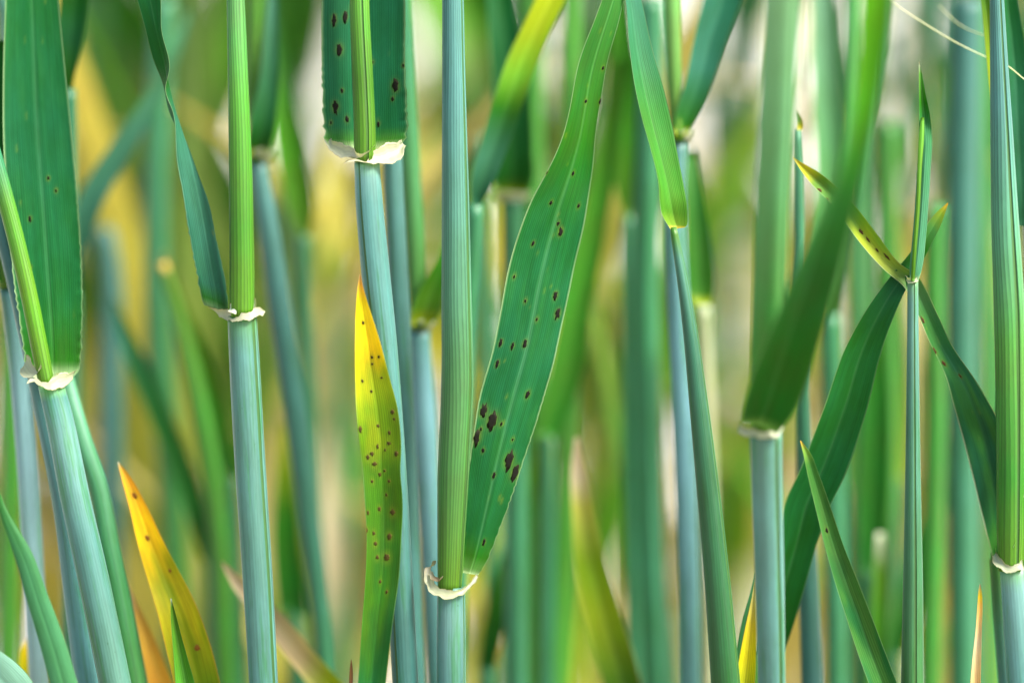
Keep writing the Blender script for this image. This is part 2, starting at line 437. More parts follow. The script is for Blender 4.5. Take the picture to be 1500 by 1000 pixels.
def spear(label, st, cols, group=None, d=0., stem_col=LEAF_G, stem_w=34, cat='wheat leaf', name='wheat_shoot', **kw):
    """a young shoot or low leaf whose blade rises into the picture from a short stem on the soil"""
    root = thing(name, label, 'wheat shoot', (0, 0, 0), group)
    kw.setdefault('down', 14)
    o, g = trace_leaf('leaf', root, st, cols, d=d, **kw)
    p, dv = low_end(g); dv = dv / np.linalg.norm(dv)
    if dv[2] > -.5: dv = np.array([dv[0] * .5, dv[1] * .5, -.8]); dv /= np.linalg.norm(dv)
    pts = to_ground(p, dv) + [p, p - dv * .006]
    tube_world('stem', pts, [stem_w * .5 * mmpx(0) * k for k in (1, 1, .95, .9, .85, .7, .35)], root, lambda k: ramp(stem_col, k), .3, None, 16, None, .004)
    base = Vector(pts[0]); root.location = base
    for c in root.children: c.location = -base
    return root

def ribbon(name, parent, st, dep, cols=PALE, **kw):
    kw.setdefault('nu', 9); kw.setdefault('step', .00025); kw.setdefault('bow', .25); kw.setdefault('thick', .00012); kw.setdefault('rag', .00009); kw.setdefault('wave', .00015)
    kw.setdefault('mat', M_PALE); kw.setdefault('midrib', 0); kw.setdefault('edge', .3); kw.setdefault('edge_col', (.55, .42, .25)); kw.setdefault('wax', .1)
    return trace_leaf(name, parent, st, cols, dep=dep, rib=0, **kw)[0]

def collar_ring(parent, cx, cy, d, rpx, hpx=9, tilt=0., flare=.25, a0=0, a1=360, ruffle=.10, cols=PALE, name='collar'):
    """pale membrane wrapped round the stem, between two angles (0 = towards camera, 90 = right)"""
    c = P(cx, cy, d); s = mmpx(d); n = 64; k = 5
    full = abs(a1 - a0) >= 359
    th = np.radians(np.linspace(a0, a1, n)); V = []; C = []; uv = []
    ph = random.uniform(0, 6)
    for sh in (0, 1):
        for i in range(k):
            f = i / (k - 1)
            prof = 1.03 + flare * f ** 1.4
            for q, a in enumerate(th):
                e = 1 if full else min(1, min(q, n - 1 - q) / 9.) ** .7
                h = (f - .45) * hpx * e * (1 + ruffle * 2 * math.sin(a * 3 + ph))
                r = rpx * (prof + ruffle * f * (math.sin(a * 5 + ph) * .6 + math.sin(a * 11 + ph * 2) * .3)) - (1.6 * (1 - .5 * f) if sh else 0)
                V.append(c + (RT * math.sin(a) * r + -FWD * math.cos(a) * r + UP * (h + tilt * math.sin(a) * rpx)) * s)
                C.append(np.array(cols) * (1 - .25 * (1 - f) ** 2)); uv.append((a * rpx * .1, f * hpx * .1))
    faces = []; o = k * n
    rng = range(n - 1)
    for i in range(k - 1):
        for q in rng:
            a = i * n + q; faces += [(a, a + 1, a + n + 1, a + n), (o + a + n, o + a + n + 1, o + a + 1, o + a)]
    for q in rng:
        t_ = (k - 1) * n + q; faces += [(t_, t_ + 1, o + t_ + 1, o + t_), (q + 1, q, o + q, o + q + 1)]
    if not full:
        for i in range(k - 1):
            a = i * n; b = a + n - 1; faces += [(a, a + n, o + a + n, o + a), (b + n, b, o + b, o + b + n)]
    return make_mesh(name, np.array(V), faces, np.array(C), .1, np.array(uv), M_PALE, parent)

def root_to_base(root):
    """put the Empty at the point where its stem meets the soil"""
    lo = None
    for c in root.children:
        for v in (c.data.vertices[0].co, c.data.vertices[len(c.data.vertices) - 2].co):
            if lo is None or v.z < lo.z: lo = v.copy()
    base = Vector((lo.x, lo.y, max(0, lo.z))); root.location = base
    for c in root.children: c.location = -base

# ================================================================== GROUND
def ground():
    me = bpy.data.meshes.new('ground'); s = 600.
    me.from_pydata([(-s, -s, 0), (s, -s, 0), (s, s, 0), (-s, s, 0)], [], [(0, 1, 2, 3)]); me.materials.append(M_SOIL)
    o = bpy.data.objects.new('ground', me); COL.objects.link(o); o['kind'] = 'structure'; o['label'] = 'brown dry soil of the field under the crop'
ground()
def track():
    # the pale dry farm track along the edge of the stand; slightly uneven sheet just above the soil
    nx, ny = 80, 40; xs = np.linspace(-40, 40, nx); v = []
    for j in range(ny):
        for i in range(nx):
            y0 = 1.04 + .05 * math.sin(xs[i] * 3.1) + .03 * math.sin(xs[i] * 7.7); y = y0 + (60 - y0) * (j / (ny - 1)) ** 2
            v.append((xs[i], y, .004 + .003 * (1 + math.sin(xs[i] * 2.3 + y)) * (0 if j == 0 else 1)))
    f = [(j * nx + i, j * nx + i + 1, (j + 1) * nx + i + 1, (j + 1) * nx + i) for j in range(ny - 1) for i in range(nx - 1)]
    me = bpy.data.meshes.new('track'); me.from_pydata(v, [], f); me.materials.append(M_TRACK)
    o = bpy.data.objects.new('track', me); COL.objects.link(o); o['kind'] = 'structure'; o['label'] = 'pale dry farm track beyond the crop'
track()

PL = 'wheat plant'
def plant(label, group=None): return thing('wheat_plant', label, PL, (0, 0, 0), group)

# ================================================================== PLANTS IN FOCUS
def plant_left_broad():
    r = plant('wheat plant with leaning waxy stem and broad upright blade behind a yellow-green sheath')
    trace_stem('stem', r, [(170, 1010, 1, 46), (137, 850, .5, 45), (108, 720, 0, 43), (86, 610, 0, 40), (74, 562, 0, 37)],
               [(1000, (.062, .170, .125)), (800, GLAU), (640, GLAU_L), (585, GLAU), (570, (.12, .3, .1))], .9, seam=-52, down=True, seg=36)
    trace_stem('sheath', r, [(69, 566, -.6, 23), (60, 520, -.6, 25), (42, 430, -.6, 25), (22, 345, -.3, 25), (0, 262, 0, 25), (-60, 60, 1, 25)],
               [(560, LIME), (450, (.075, .215, .006)), (300, (.06, .20, .015)), (240, TEAL)], .35, up=60, seg=26)
    trace_leaf('leaf', r, [(558, 58, 96), (548, 43, 112), (530, 37, 118), (500, 33, 120), (400, 19, 121), (300, 11, 115), (200, 5, 106), (100, 5, 96), (0, 8, 86), (-80, 10, 80)],
               [(558, PALE), (546, (.3, .45, .2)), (532, LEAF_G), (440, LEAF), (200, LEAF_T), (0, LEAF)], d=[2.6, 2.8, 3, 3, 4, 5, 6, 7, 8, 9], up=70, nu=49, bow=.16, wax=.3, edge=.75,
               crinkle=(.0, .026, .00034), flecks=15, lesions=[(43, 318, 4, 9), (44, 390, 3, 5), (82, 278, 3, 4), (70, 260, 4, 5)], mottle=(.22, (.03, .19, .04)), fold=-.10)
    ribbon('auricle', r, [(112, 541, 106, 553), (103, 545, 97, 563), (90, 546, 86, 569), (76, 556, 74, 571), (62, 560, 61, 567), (50, 553, 49, 559), (43, 556, 41, 561), (39, 562, 39, 562)],
           [(1.5, 1.0), (.2, -.4), (-1.2, -1.8), (-2.3, -2.5), (-2.4, -2.5), (-1.8, -1.9), (-2.2, -2.2), (-2.4, -2.4)],
           [(541, PALE), (566, (.54, .55, .40)), (572, (.6, .6, .4))])
    ribbon('auricle', r, [(40, 520, 32, 541), (45, 523, 34, 552), (50, 536, 46, 553), (55, 543, 54, 549), (59, 537, 58, 540), (60, 529, 60, 529)],
           [(1, 1), (.2, -.2), (-.8, -1.2), (-1.5, -1.6), (-2.0, -2.0), (-2.1, -2.1)])
    ribbon('ligule', r, [(76, 552, 70, 562), (84, 545, 80, 560), (88, 551, 85, 561)], [(-1.6, -1.9), (-1.2, -1.5), (-.7, -1.2)], (.6, .64, .56), bow=.4)
    root_to_base(r)
plant_left_broad()

def plant_twisted():
    r = plant('wheat plant with twisted narrow blade rising from a pale collar beside a bright green sheath')
    trace_stem('stem', r, [(386, 1010, .5, 40), (377, 850, 0, 42), (367, 700, 0, 43), (359, 560, 0, 43), (354, 462, 0, 41)],
               [(1000, GLAU), (760, (.058, .165, .128)), (520, (.060, .168, .138)), (478, (.055, .16, .07)), (462, SHEATH)], .9, seam=62, down=True, seg=36)
    trace_stem('sheath', r, [(354, 464, -.3, 35), (354, 400, -.3, 36), (352, 250, 0, 34), (348, 100, 0, 29), (345, 0, .3, 26), (343, -60, .3, 25)],
               [(460, LIME), (330, SHEATH), (150, (.06, .22, .02)), (0, (.07, .23, .06))], .45, seam=-48, up=80, seg=32)
    #                lower blade: face; above y~165 it turns over
    trace_leaf('leaf', r, [(300, 446, 335, 462), (294, 425, 336, 444), (287, 395, 331, 408), (277, 330, 318, 345), (266, 255, 299, 275), (258, 200, 276, 212), (254, 165, 256, 172), (244, 128, 243, 124), (250, 100, 228, 94), (240, 40, 212, 36), (237, 0, 200, -4), (232, -60, 184, -64)],
               [(460, (.3, .45, .25)), (445, LEAF_G), (420, (.03, .17, .09)), (250, (.045, .20, .12)), (175, (.03, .16, .08)), (120, LEAF_D), (0, LEAF)],
               dep=[(1, 2), (1, 2.5), (1, 3), (1, 3.5), (1, 4), (.5, 4), (0, 3.4), (0, 3.6), (.4, 3.2), (.5, 2.5), (.5, 2), (.5, 2)], up=60, nu=41, bow=.12, wax=.35, edge=.5,
               crinkle=(.0, .012, .0003), lesions=[(311, 343, 4, 9)], flecks=6, wave=.0002)
    ribbon('auricle', r, [(306, 450, 322, 463), (322, 452, 332, 467), (338, 455, 340, 470), (352, 459, 353, 470), (366, 457, 367, 468), (374, 450, 378, 463), (381, 451, 383, 462), (389, 456, 389, 456)],
           [(1.5, .8), (.4, -.2), (-1.4, -1.6), (-2.3, -2.4), (-2.2, -2.3), (-1.2, -1.4), (-.6, -.6), (-.2, -.2)], [(448, PALE), (470, (.56, .55, .42))])
    ribbon('ligule', r, [(338, 446, 334, 458), (346, 440, 342, 458), (349, 447, 346, 461)], [(-1.2, -1.5), (-1.9, -2.1), (-2, -2.2)], (.6, .64, .58))
    ribbon('auricle', r, [(372, 433, 368, 450), (376, 444, 369, 462), (374, 456, 363, 468)], [(-.2, -.6), (-.6, -1.5), (-1.2, -2.2)], [(432, BRN), (446, PALE), (470, (.45, .5, .2))])
    root_to_base(r)
plant_twisted()

def plant_spotted_top():
    r = plant('wheat plant with wide black-spotted blade hanging behind its sheath and a frilly white collar')
    trace_stem('stem', r, [(594, 1010, 2, 37), (585, 850, 1.5, 38), (572, 650, 1, 40), (560, 500, .5, 41), (548, 380, 0, 41), (540, 290, 0, 39), (537, 238, 0, 36)],
               [(1000, GLAU_D), (700, GLAU), (300, GLAU), (255, GLAU_L), (240, (.14, .32, .14))], .95, seam=-28, down=True, seg=36)
    trace_stem('sheath', r, [(534, 238, -.7, 30), (534, 200, -.8, 31), (531, 120, -.6, 30), (527, 30, -.5, 28), (525, -60, -.4, 27)],
               [(236, LIME), (120, SHEATH), (0, (.07, .23, .02))], .4, seam=25, up=80, seg=30)
    les = [(490, 32, 6, 15), (498, 72, 8, 17), (505, 28, 6, 16), (491, 156, 8, 19), (579, 126, 9, 20), (508, 178, 5, 8), (553, 181, 4, 8), (502, 135, 4, 6), (590, 95, 3, 6), (576, 147, 4, 6), (546, 90, 3, 4), (489, 22, 3, 5), (484, 180, 3, 4)]
    trace_leaf('leaf', r, [(232, 508, 568), (222, 492, 578), (210, 478, 592), (198, 475, 597), (180, 474, 597), (100, 472, 594), (0, 472, 594), (-90, 474, 590)],
               [(232, PALE), (220, (.5, .58, .3)), (206, (.05, .21, .02)), (185, (.011, .135, .044)), (0, (.011, .122, .046))], d=[1.6, 2, 2.4, 2.6, 2.8, 3.2, 3.6, 4], up=90, nu=49, bow=.14, wax=.35,
               crinkle=(.0, .014, .0006), lesions=les, flecks=22, edge=.6, wave=.00012)
    ribbon('auricle', r, [(588, 206, 594, 214), (578, 210, 588, 230), (562, 212, 577, 240), (548, 222, 556, 241), (535, 236, 538, 239), (520, 233, 521, 236), (510, 234, 510, 238), (502, 241, 502, 241)],
           [(1.6, 1.4), (.8, .4), (-.6, -.8), (-1.7, -1.7), (-2.5, -2.5), (-2.4, -2.4), (-2.4, -2.4), (-2.2, -2.2)], [(205, PALE), (238, (.55, .52, .40)), (242, (.35, .24, .15))], bow=.5, wave=.0002)
    ribbon('auricle', r, [(476, 206, 484, 204), (485, 222, 492, 208), (498, 230, 507, 213), (515, 230, 520, 219), (528, 230, 528, 226), (541, 222, 541, 220), (549, 212, 549, 212)],
           [(1.8, 1.8), (.9, .9), (-.2, 0), (-1.4, -1.4), (-2.4, -2.4), (-2.4, -2.4), (-2.0, -2.0)], [(204, PALE), (230, (.54, .53, .46))], bow=.4, wave=.0002)
    root_to_base(r)
plant_spotted_top()

def plant_centre():
    r = plant('wheat plant with long diagonal black-spotted blade leaving a straight blue-green sheath')
    trace_stem('stem', r, [(660, 1010, 0, 40), (660, 930, 0, 40), (660, 860, 0, 38)], [(1000, GLAU), (900, GLAU_L), (868, GLAU)], .95, seam=85, down=True, seg=36)
    trace_stem('sheath', r, [(658, 866, -.3, 33), (659, 830, -.3, 36), (663, 700, -.2, 44), (669, 560, 0, 45), (668, 430, 0, 42), (666, 250, 0, 37), (664, 100, 0, 32), (663, 0, 0, 30), (662, -60, 0, 29)],
               [(860, LIME), (760, (.050, .150, .022)), (560, (.045, .150, .045)), (380, (.050, .16, .09)), (150, GLAU), (0, GLAU)], lambda k: np.interp(k, [0, 400, 860], [.95, .8, .4]), seam=68, up=80, seg=40)
    les = [(721, 618, 12, 27), (708, 604, 9, 18), (698, 643, 9, 22), (708, 660, 4, 7), (746, 674, 11, 26), (755, 692, 10, 26), (723, 695, 4, 10), (772, 578, 6, 12), (734, 503, 5, 10), (750, 507, 4, 10), (770, 502, 6, 14),
           (728, 534, 5, 12), (813, 431, 6, 12), (817, 459, 7, 15), (786, 466, 3, 5), (821, 341, 6, 10), (818, 326, 4, 6), (820, 334, 3, 6), (780, 359, 4, 7), (847, 301, 4, 6), (807, 295, 4, 6), (840, 254, 4, 6), (880, 149, 5, 7), (883, 100, 4, 5), (858, 150, 4, 5),
           (709, 795, 4, 8), (734, 620, 3, 5), (751, 645, 3, 4), (704, 630, 3, 5), (753, 403, 3, 5), (769, 441, 3, 4), (800, 250, 3, 4)]
    trace_leaf('leaf', r, [(676, 838, 700, 842), (677, 815, 712, 824), (680, 770, 732, 775), (683, 720, 752, 722), (690, 660, 772, 664), (702, 590, 795, 592), (726, 500, 819, 502), (744, 400, 841, 402), (777, 300, 861, 302), (800, 255, 868, 257), (824, 200, 874, 202), (847, 100, 888, 102), (882, 0, 914, 2), (904, -60, 926, -58)],
               [(842, (.3, .4, .18)), (832, (.10, .27, .05)), (815, LEAF_G), (780, LEAF), (500, LEAF_T), (330, LEAF), (200, LEAF_G), (0, (.045, .20, .03))],
               dep=[(.6, .8), (.3, .8), (0, 1), (0, 1), (-.5, 1), (-1, 1.5), (-1, 2), (-.5, 2.5), (0, 2.5), (0, 2.5), (0, 2), (0, 1.5), (0, 1), (0, 1)], up=40, nu=61, step=.00045, bow=.10, wax=.35, edge=.8, midrib=.6, rib=.00018,
               crinkle=(.0, .024, .00022), lesions=les, flecks=42, wave=.0002, mottle=(.22, (.03, .19, .03)), fold=-.26)
    ribbon('auricle', r, [(640, 822, 634, 829), (634, 824, 624, 834), (632, 838, 622, 846), (635, 851, 627, 863), (646, 861, 638, 872), (660, 864, 654, 877), (676, 862, 673, 872), (688, 852, 690, 859), (698, 840, 701, 845)],
           [(.8, .6), (.1, -.1), (-.5, -.7), (-1, -1.3), (-1.9, -2.1), (-2.3, -2.5), (-1.7, -1.9), (-.6, -.7), (.5, .5)], [(822, (.62, .55, .45)), (850, PALE), (877, (.54, .55, .38))], bow=.4)
    ribbon('auricle', r, [(633, 836, 627, 842), (640, 845, 634, 849), (645, 848, 642, 852), (649, 843, 649, 843)], [(-.6, -.6), (-1.4, -1.4), (-2, -2), (-2.2, -2.2)], [(836, PALE), (852, (.3, .2, .1))])
    root_to_base(r)
plant_centre()

def plant_right_edge():
    r = plant('wheat plant with thick green striped sheath above a cream collar and frilled narrow blade')
    trace_stem('stem', r, [(1496, 1010, 0, 40), (1490, 920, 0, 40), (1483, 832, 0, 37)], [(1000, GLAU), (860, GLAU_L), (838, (.13, .3, .15))], .9, seam=-70, down=True, seg=36)
    trace_stem('sheath', r, [(1480, 836, -.3, 35), (1480, 780, -.3, 39), (1480, 600, 0, 42), (1478, 460, 0, 44), (1472, 330, 0, 39), (1467, 200, 0, 32), (1463, 90, 0, 25), (1460, 0, 0, 20), (1458, -60, 0, 18)],
               [(836, LIME), (700, SHEATH_D), (500, (.06, .21, .03)), (350, (.07, .23, .12)), (150, GLAU), (0, GLAU)], lambda k: np.interp(k, [0, 400, 800], [.95, .6, .3]), seam=30, up=80, seg=36)
    trace_leaf('leaf', r, [(1484, 832, 1500, 838), (1482, 815, 1503, 824), (1484, 795, 1512, 806), (1490, 765, 1526, 772), (1500, 715, 1545, 722), (1520, 640, 1570, 645), (1550, 540, 1600, 545), (1590, 400, 1630, 405)],
               [(838, PALE), (826, LEAF_G), (700, LEAF_G), (400, LEAF)], dep=[(-1.6, -1), (-1.8, -.8), (-1.8, -.5), (-1.5, 0), (-1, 0), (0, 1), (0, 2), (0, 3)], up=60, nu=33, bow=.2, wax=.3, crinkle=(.02, .010, .0004), edge=.7)
    ribbon('auricle', r, [(1460, 803, 1455, 815), (1462, 812, 1458, 826), (1470, 822, 1467, 834), (1481, 828, 1480, 839), (1490, 826, 1491, 836), (1498, 818, 1500, 832)],
           [(.8, .4), (-.6, -.9), (-1.7, -1.9), (-2.3, -2.5), (-2.2, -2.4), (-1.8, -1.9)], bow=.4)
    root_to_base(r)
    # the neighbour directly behind it, whose long blade reaches up and left
    r = plant('wheat plant with long spotted blade crossing leftwards to a yellow curled tip')
    trace_stem('stem', r, [(1478, 1010, 11, 30), (1470, 900, 11, 30), (1464, 818, 11, 28)], [(1000, GLAU), (818, SHEATH)], .8, down=True, seg=24)
    trace_stem('sheath', r, [(1464, 822, 10.6, 25), (1470, 600, 10, 25), (1476, 300, 11, 22), (1480, 0, 12, 20)], [(820, SHEATH), (400, SHEATH_D), (0, GLAU)], .6, up=60, seg=24)
    trace_leaf('leaf', r, [(1456, 818, 1466, 818), (1450, 800, 1478, 795), (1437, 750, 1484, 735), (1412, 650, 1472, 640), (1398, 598, 1458, 606), (1384, 548, 1428, 555), (1361, 500, 1394, 505), (1345, 462, 1372, 458), (1322, 418, 1343, 404), (1296, 396, 1318, 386), (1258, 354, 1285, 344), (1222, 304, 1248, 297), (1185, 266, 1201, 254), (1168, 242, 1174, 238), (1160, 229, 1160, 229)],
               [(818, LEAF_D), (700, (.010, .10, .042)), (560, (.014, .12, .055)), (480, (.02, .14, .045)), (415, (.10, .22, .07)), (392, (.22, .30, .04)), (345, (.30, .34, .01)), (300, (.06, .18, .02)), (265, (.12, .24, .02)), (246, YEL), (232, ORA)],
               d=[9, 8, 7, 6, 5, 4, 3.5, 3, 2.5, 2, 1.5, 1, 1, 1, 1], nu=37, step=.0005, bow=.22, bow_keys=[.1, .1, .12, .15, .2, .25, .3, .3, .35, .4, .4, .4, .4, .3, .2], wax=.35, edge=.95, midrib=.25, edge_col=(.50, .52, .36), flecks=17,
               lesions=[(1366, 517, 7, 11), (1382, 533, 6, 8), (1407, 551, 4, 6), (1352, 470, 4, 12), (1262, 340, 4, 8), (1271, 350, 3, 9), (1300, 378, 3, 11), (1284, 365, 3, 6), (1200, 278, 4, 7), (1212, 290, 3, 6)], les_col=(.07, .035, .01), mottle=(.5, (.06, .25, .03)))
    root_to_base(r)
plant_right_edge()

def plant_small_rolled():
    r = plant('slender wheat plant with rolled young leaf standing upright above a tiny collar')
    trace_stem('stem', r, [(1336, 1010, 0, 33), (1337, 850, 0, 28), (1337, 700, 0, 22), (1337, 560, 0, 18), (1337, 470, 0, 16), (1337, 410, 0, 15)],
               [(1000, (.025, .11, .025)), (800, (.03, .12, .05)), (600, (.045, .15, .10)), (440, (.075, .19, .15)), (410, (.09, .22, .08))], .6, seam=15, down=True, seg=32)
    # rolled leaf: an open gutter whose right margin wraps forward
    trace_leaf('leaf', r, [(414, 1333, 1344), (398, 1333, 1350), (350, 1337, 1357), (300, 1341, 1361), (250, 1344, 1364), (205, 1346, 1366), (170, 1346, 1362), (130, 1346, 1354), (105, 1346, 1350), (90, 1346, 1347)],
               [(414, (.3, .42, .2)), (402, (.06, .22, .1)), (300, (.06, .23, .12)), (200, (.04, .19, .06)), (150, LEAF_G), (108, (.10, .3, .04)), (92, PALE)], d=0, nu=29, bow=.9, wax=.6, edge=.4, rib=0, thick=.0003,
               bow_keys=[.6, -.9, -1.0, -1.0, -1.0, -.5, .9, .9, .5, .2])
    trace_leaf('leaf', r, [(412, 1334, 1340), (380, 1336, 1342), (300, 1342, 1348), (240, 1344, 1351), (200, 1346, 1354), (172, 1349, 1354)], [(412, LIME), (200, (.12, .32, .03))], d=[-1.2, -1.5, -1.3, -1.2, -.8, -.3], nu=13, bow=-.5, rib=0, wax=.3, edge=.3)
    ribbon('collar', r, [(1327, 403, 1329, 411), (1332, 406, 1332, 414), (1338, 408, 1338, 414), (1344, 406, 1344, 412)], [(0, 0), (-.8, -.9), (-1.1, -1.1), (-.4, -.4)], bow=.4)
    root_to_base(r)
plant_small_rolled()

def plant_front_blurred():
    r = plant('wheat plant with stout pale stem and large dark blade bending across in front of others')
    trace_stem('stem', r, [(1130, 1010, -7, 39), (1128, 900, -9, 40), (1124, 760, -12, 43), (1121, 632, -16, 45)], [(1000, GLAU), (800, (.066, .180, .155)), (640, (.07, .19, .15))], .9, seam=45, down=True, seg=32)
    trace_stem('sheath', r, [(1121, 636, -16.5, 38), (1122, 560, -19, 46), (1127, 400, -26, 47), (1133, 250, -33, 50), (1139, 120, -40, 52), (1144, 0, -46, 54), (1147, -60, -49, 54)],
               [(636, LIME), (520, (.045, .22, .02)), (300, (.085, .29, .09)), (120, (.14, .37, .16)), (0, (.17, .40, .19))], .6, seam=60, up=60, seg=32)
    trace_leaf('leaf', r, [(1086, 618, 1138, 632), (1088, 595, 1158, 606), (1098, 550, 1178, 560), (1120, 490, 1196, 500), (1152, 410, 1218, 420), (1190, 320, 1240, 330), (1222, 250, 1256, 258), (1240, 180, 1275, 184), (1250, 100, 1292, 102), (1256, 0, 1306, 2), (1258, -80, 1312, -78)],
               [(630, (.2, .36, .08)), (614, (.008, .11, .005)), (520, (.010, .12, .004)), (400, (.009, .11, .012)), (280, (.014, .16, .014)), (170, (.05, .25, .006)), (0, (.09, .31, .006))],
               dep=[(-20, -19), (-23, -21), (-28, -24), (-34, -29), (-41, -35), (-48, -41), (-53, -46), (-55, -51), (-57, -55), (-60, -59), (-62, -61)], up=60, nu=25, step=.001, bow=.14, wax=.3)
    ribbon('collar', r, [(1082, 619, 1080, 634), (1096, 626, 1094, 638), (1115, 631, 1115, 642), (1135, 630, 1137, 640), (1146, 618, 1148, 626)], [(-17, -17), (-18, -18), (-19.4, -19.4), (-18.5, -18.5), (-17, -17)], bow=.4)
    root_to_base(r)
    spear('short dark green pointed leaf with yellow flecks rising past a pale stem',
          [(1172, 645, 1173, 645), (1176, 662, 1185, 660), (1184, 700, 1200, 696), (1196, 750, 1217, 744), (1208, 800, 1234, 794), (1222, 850, 1253, 842), (1238, 900, 1273, 893), (1254, 950, 1292, 943), (1272, 1000, 1312, 995)],
          [(645, ORA), (658, (.2, .36, .05)), (680, (.02, .13, .02)), (800, (.008, .09, .018)), (1000, (.008, .11, .02))], d=[-3, -3, -3, -3, -3, -3, -2.5, -2, -2], nu=37, step=.0005, bow=.28, wax=.35, edge=.55, mottle=(.22, (.16, .34, .04)), lesions=[(1211, 774, 4, 7)], down=25)
    # broad diagonal blade behind the pale stem
    r = plant('wheat plant with broad dark blade rising diagonally and ending in a small yellow tip')
    trace_leaf('leaf', r, [(1098, 990, 1128, 1000), (1112, 930, 1152, 944), (1122, 860, 1176, 868), (1140, 790, 1198, 790), (1150, 735, 1215, 742), (1170, 690, 1235, 700), (1205, 600, 1268, 604), (1242, 500, 1292, 510), (1280, 436, 1314, 452), (1308, 400, 1330, 418), (1333, 370, 1349, 387), (1350, 342, 1364, 358), (1367, 316, 1378, 330), (1388, 297, 1389, 298)],
               [(1000, SHEATH), (930, LEAF_D), (700, (.008, .12, .020)), (500, (.012, .13, .014)), (420, (.010, .10, .028)), (360, LEAF_G), (335, (.08, .28, .06)), (310, (.3, .42, .03)), (299, ORA)],
               d=[12, 11, 10, 9, 8, 7, 5, 4, 3, 2.6, 2.3, 2, 1.5, 1], nu=41, step=.0006, bow=.15, wax=.3, midrib=.4, edge=.45)
    trace_stem('stem', r, [(1100, 1010, 13, 30), (1104, 985, 12.5, 26), (1112, 955, 12, 14)], SHEATH, .6, down=True, seg=20)
    root_to_base(r)
plant_front_blurred()

def plant_nodding():
    r = plant('wheat plant with thin dark curved stem topped by a drooping bright green leaf')
    trace_stem('stem', r, [(1063, 1010, 2, 41), (1050, 850, 1.5, 36), (1037, 720, 1, 32), (1024, 600, .5, 27), (1010, 480, 0, 20), (998, 400, 0, 15), (988, 345, 0, 11), (986, 333, 0, 9)],
               [(1000, (.012, .085, .018)), (700, (.014, .085, .032)), (500, (.02, .10, .055)), (380, (.045, .15, .10)), (345, SHEATH)], .55, seam=75, down=True, seg=28)
    trace_leaf('leaf', r, [(983, 337, 1003, 333), (972, 320, 1006, 328), (965, 298, 1005, 302), (962, 270, 1000, 278), (950, 220, 990, 230), (938, 180, 982, 190), (925, 120, 967, 125), (919, 70, 953, 75), (914, 0, 938, 3), (905, -50, 925, -48)],
               [(337, ORA), (330, (.2, .38, .03)), (310, (.07, .25, .015)), (160, (.04, .2, .03)), (90, (.03, .17, .06)), (0, (.04, .19, .10))], dep=[(0, 0), (-.5, 0), (-1.2, 0), (-1.5, .5), (-1.5, 1), (-1.5, 1.5), (-1, 2), (0, 2.5), (1, 3), (1, 3)], up=40, nu=33, bow=.25, wax=.35, midrib=.2, edge=.45)
    root_to_base(r)
plant_nodding()

# ================================================================== SHOOTS AND LOW LEAVES NEAR THE FOCUS
spear('upright leaf with bright yellow tip fading to green and peppered with brown spots',
      [(527, 402, 528, 402), (524, 420, 532, 420), (521, 450, 541, 450), (520, 500, 557, 500), (520, 550, 570, 550), (522, 600, 583, 600), (527, 650, 588, 650), (531, 690, 587, 690), (534, 730, 590, 730), (537, 790, 588, 790), (535, 850, 584, 850), (531, 900, 577, 900), (524, 1000, 565, 1000)],
      [(402, (.55, .35, .2)), (416, ORA), (440, YEL), (520, (.72, .52, .005)), (560, (.48, .46, .005)), (600, (.22, .30, .004)), (650, (.19, .28, .004)), (685, (.060, .175, .005)), (800, (.030, .140, .008)), (900, (.020, .130, .014)), (1000, LEAF)],
      d=-3.5, nu=49, step=.0005, bow=.2, wax=.15, midrib=.1, edge=.35, rib=.00008, wave=.00025, mottle=(.6, (.07, .21, .004), 500), les_col=(.06, .045, .006), les_k=.85, down=30,
      lesions=[(545, 521, 5, 5), (555, 522, 4, 5), (545, 532, 4, 4), (559, 552, 4, 4), (531, 560, 4, 5), (574, 604, 7, 7), (577, 614, 5, 5), (528, 627, 6, 10), (570, 634, 5, 7), (554, 623, 5, 6), (545, 664, 7, 6), (569, 649, 7, 6), (580, 665, 7, 9), (539, 670, 6, 7), (554, 656, 4, 7), (564, 657, 3, 5), (549, 678, 9, 7), (556, 695, 5, 6),
               (556, 744, 5, 7), (575, 748, 8, 9), (570, 784, 8, 10), (536, 776, 5, 8), (548, 780, 5, 6), (550, 794, 6, 6), (567, 818, 10, 11), (566, 727, 4, 5), (545, 705, 5, 5), (570, 705, 5, 5), (539, 752, 4, 6), (553, 815, 5, 6), (566, 867, 4, 6), (557, 850, 4, 5), (532, 472, 4, 5), (544, 575, 4, 5), (563, 690, 4, 4)])
spear('pointed leaf turning golden yellow with reddish margin beside leaning stems',
      [(172, 676, 174, 676), (178, 700, 191, 698), (190, 745, 215, 740), (203, 800, 240, 792), (217, 850, 265, 840), (232, 900, 289, 888), (244, 950, 308, 940), (256, 1002, 322, 995)],
      [(676, PALE), (686, ORA), (705, (.85, .47, .03)), (760, (.85, .55, .01)), (820, (.78, .54, .01)), (860, (.52, .46, .01)), (930, (.50, .44, .01)), (1000, (.22, .30, .01))], d=[8, 8, 8, 8, 8, 7, 7, 7], nu=37, bow=.2, wax=.1, midrib=.15, edge=.7, edge_col=(.65, .30, .04), mottle=(.65, (.16, .28, .006), 790), stem_col=LIME,
      lesions=[(197, 722, 7, 8), (217, 789, 6, 9), (289, 951, 9, 8), (250, 838, 4, 6)], les_col=(.3, .12, .015), down=25)
spear('tiny bright green spear standing before the golden leaf', [(250, 876, 251, 876), (250, 900, 258, 900), (252, 930, 266, 930), (255, 965, 276, 965), (258, 1002, 286, 1000)], [(876, PALE), (884, LIME), (1000, (.07, .27, .02))], d=1, nu=17, bow=.5, wax=.3, midrib=.3, edge=.3, stem_w=20)
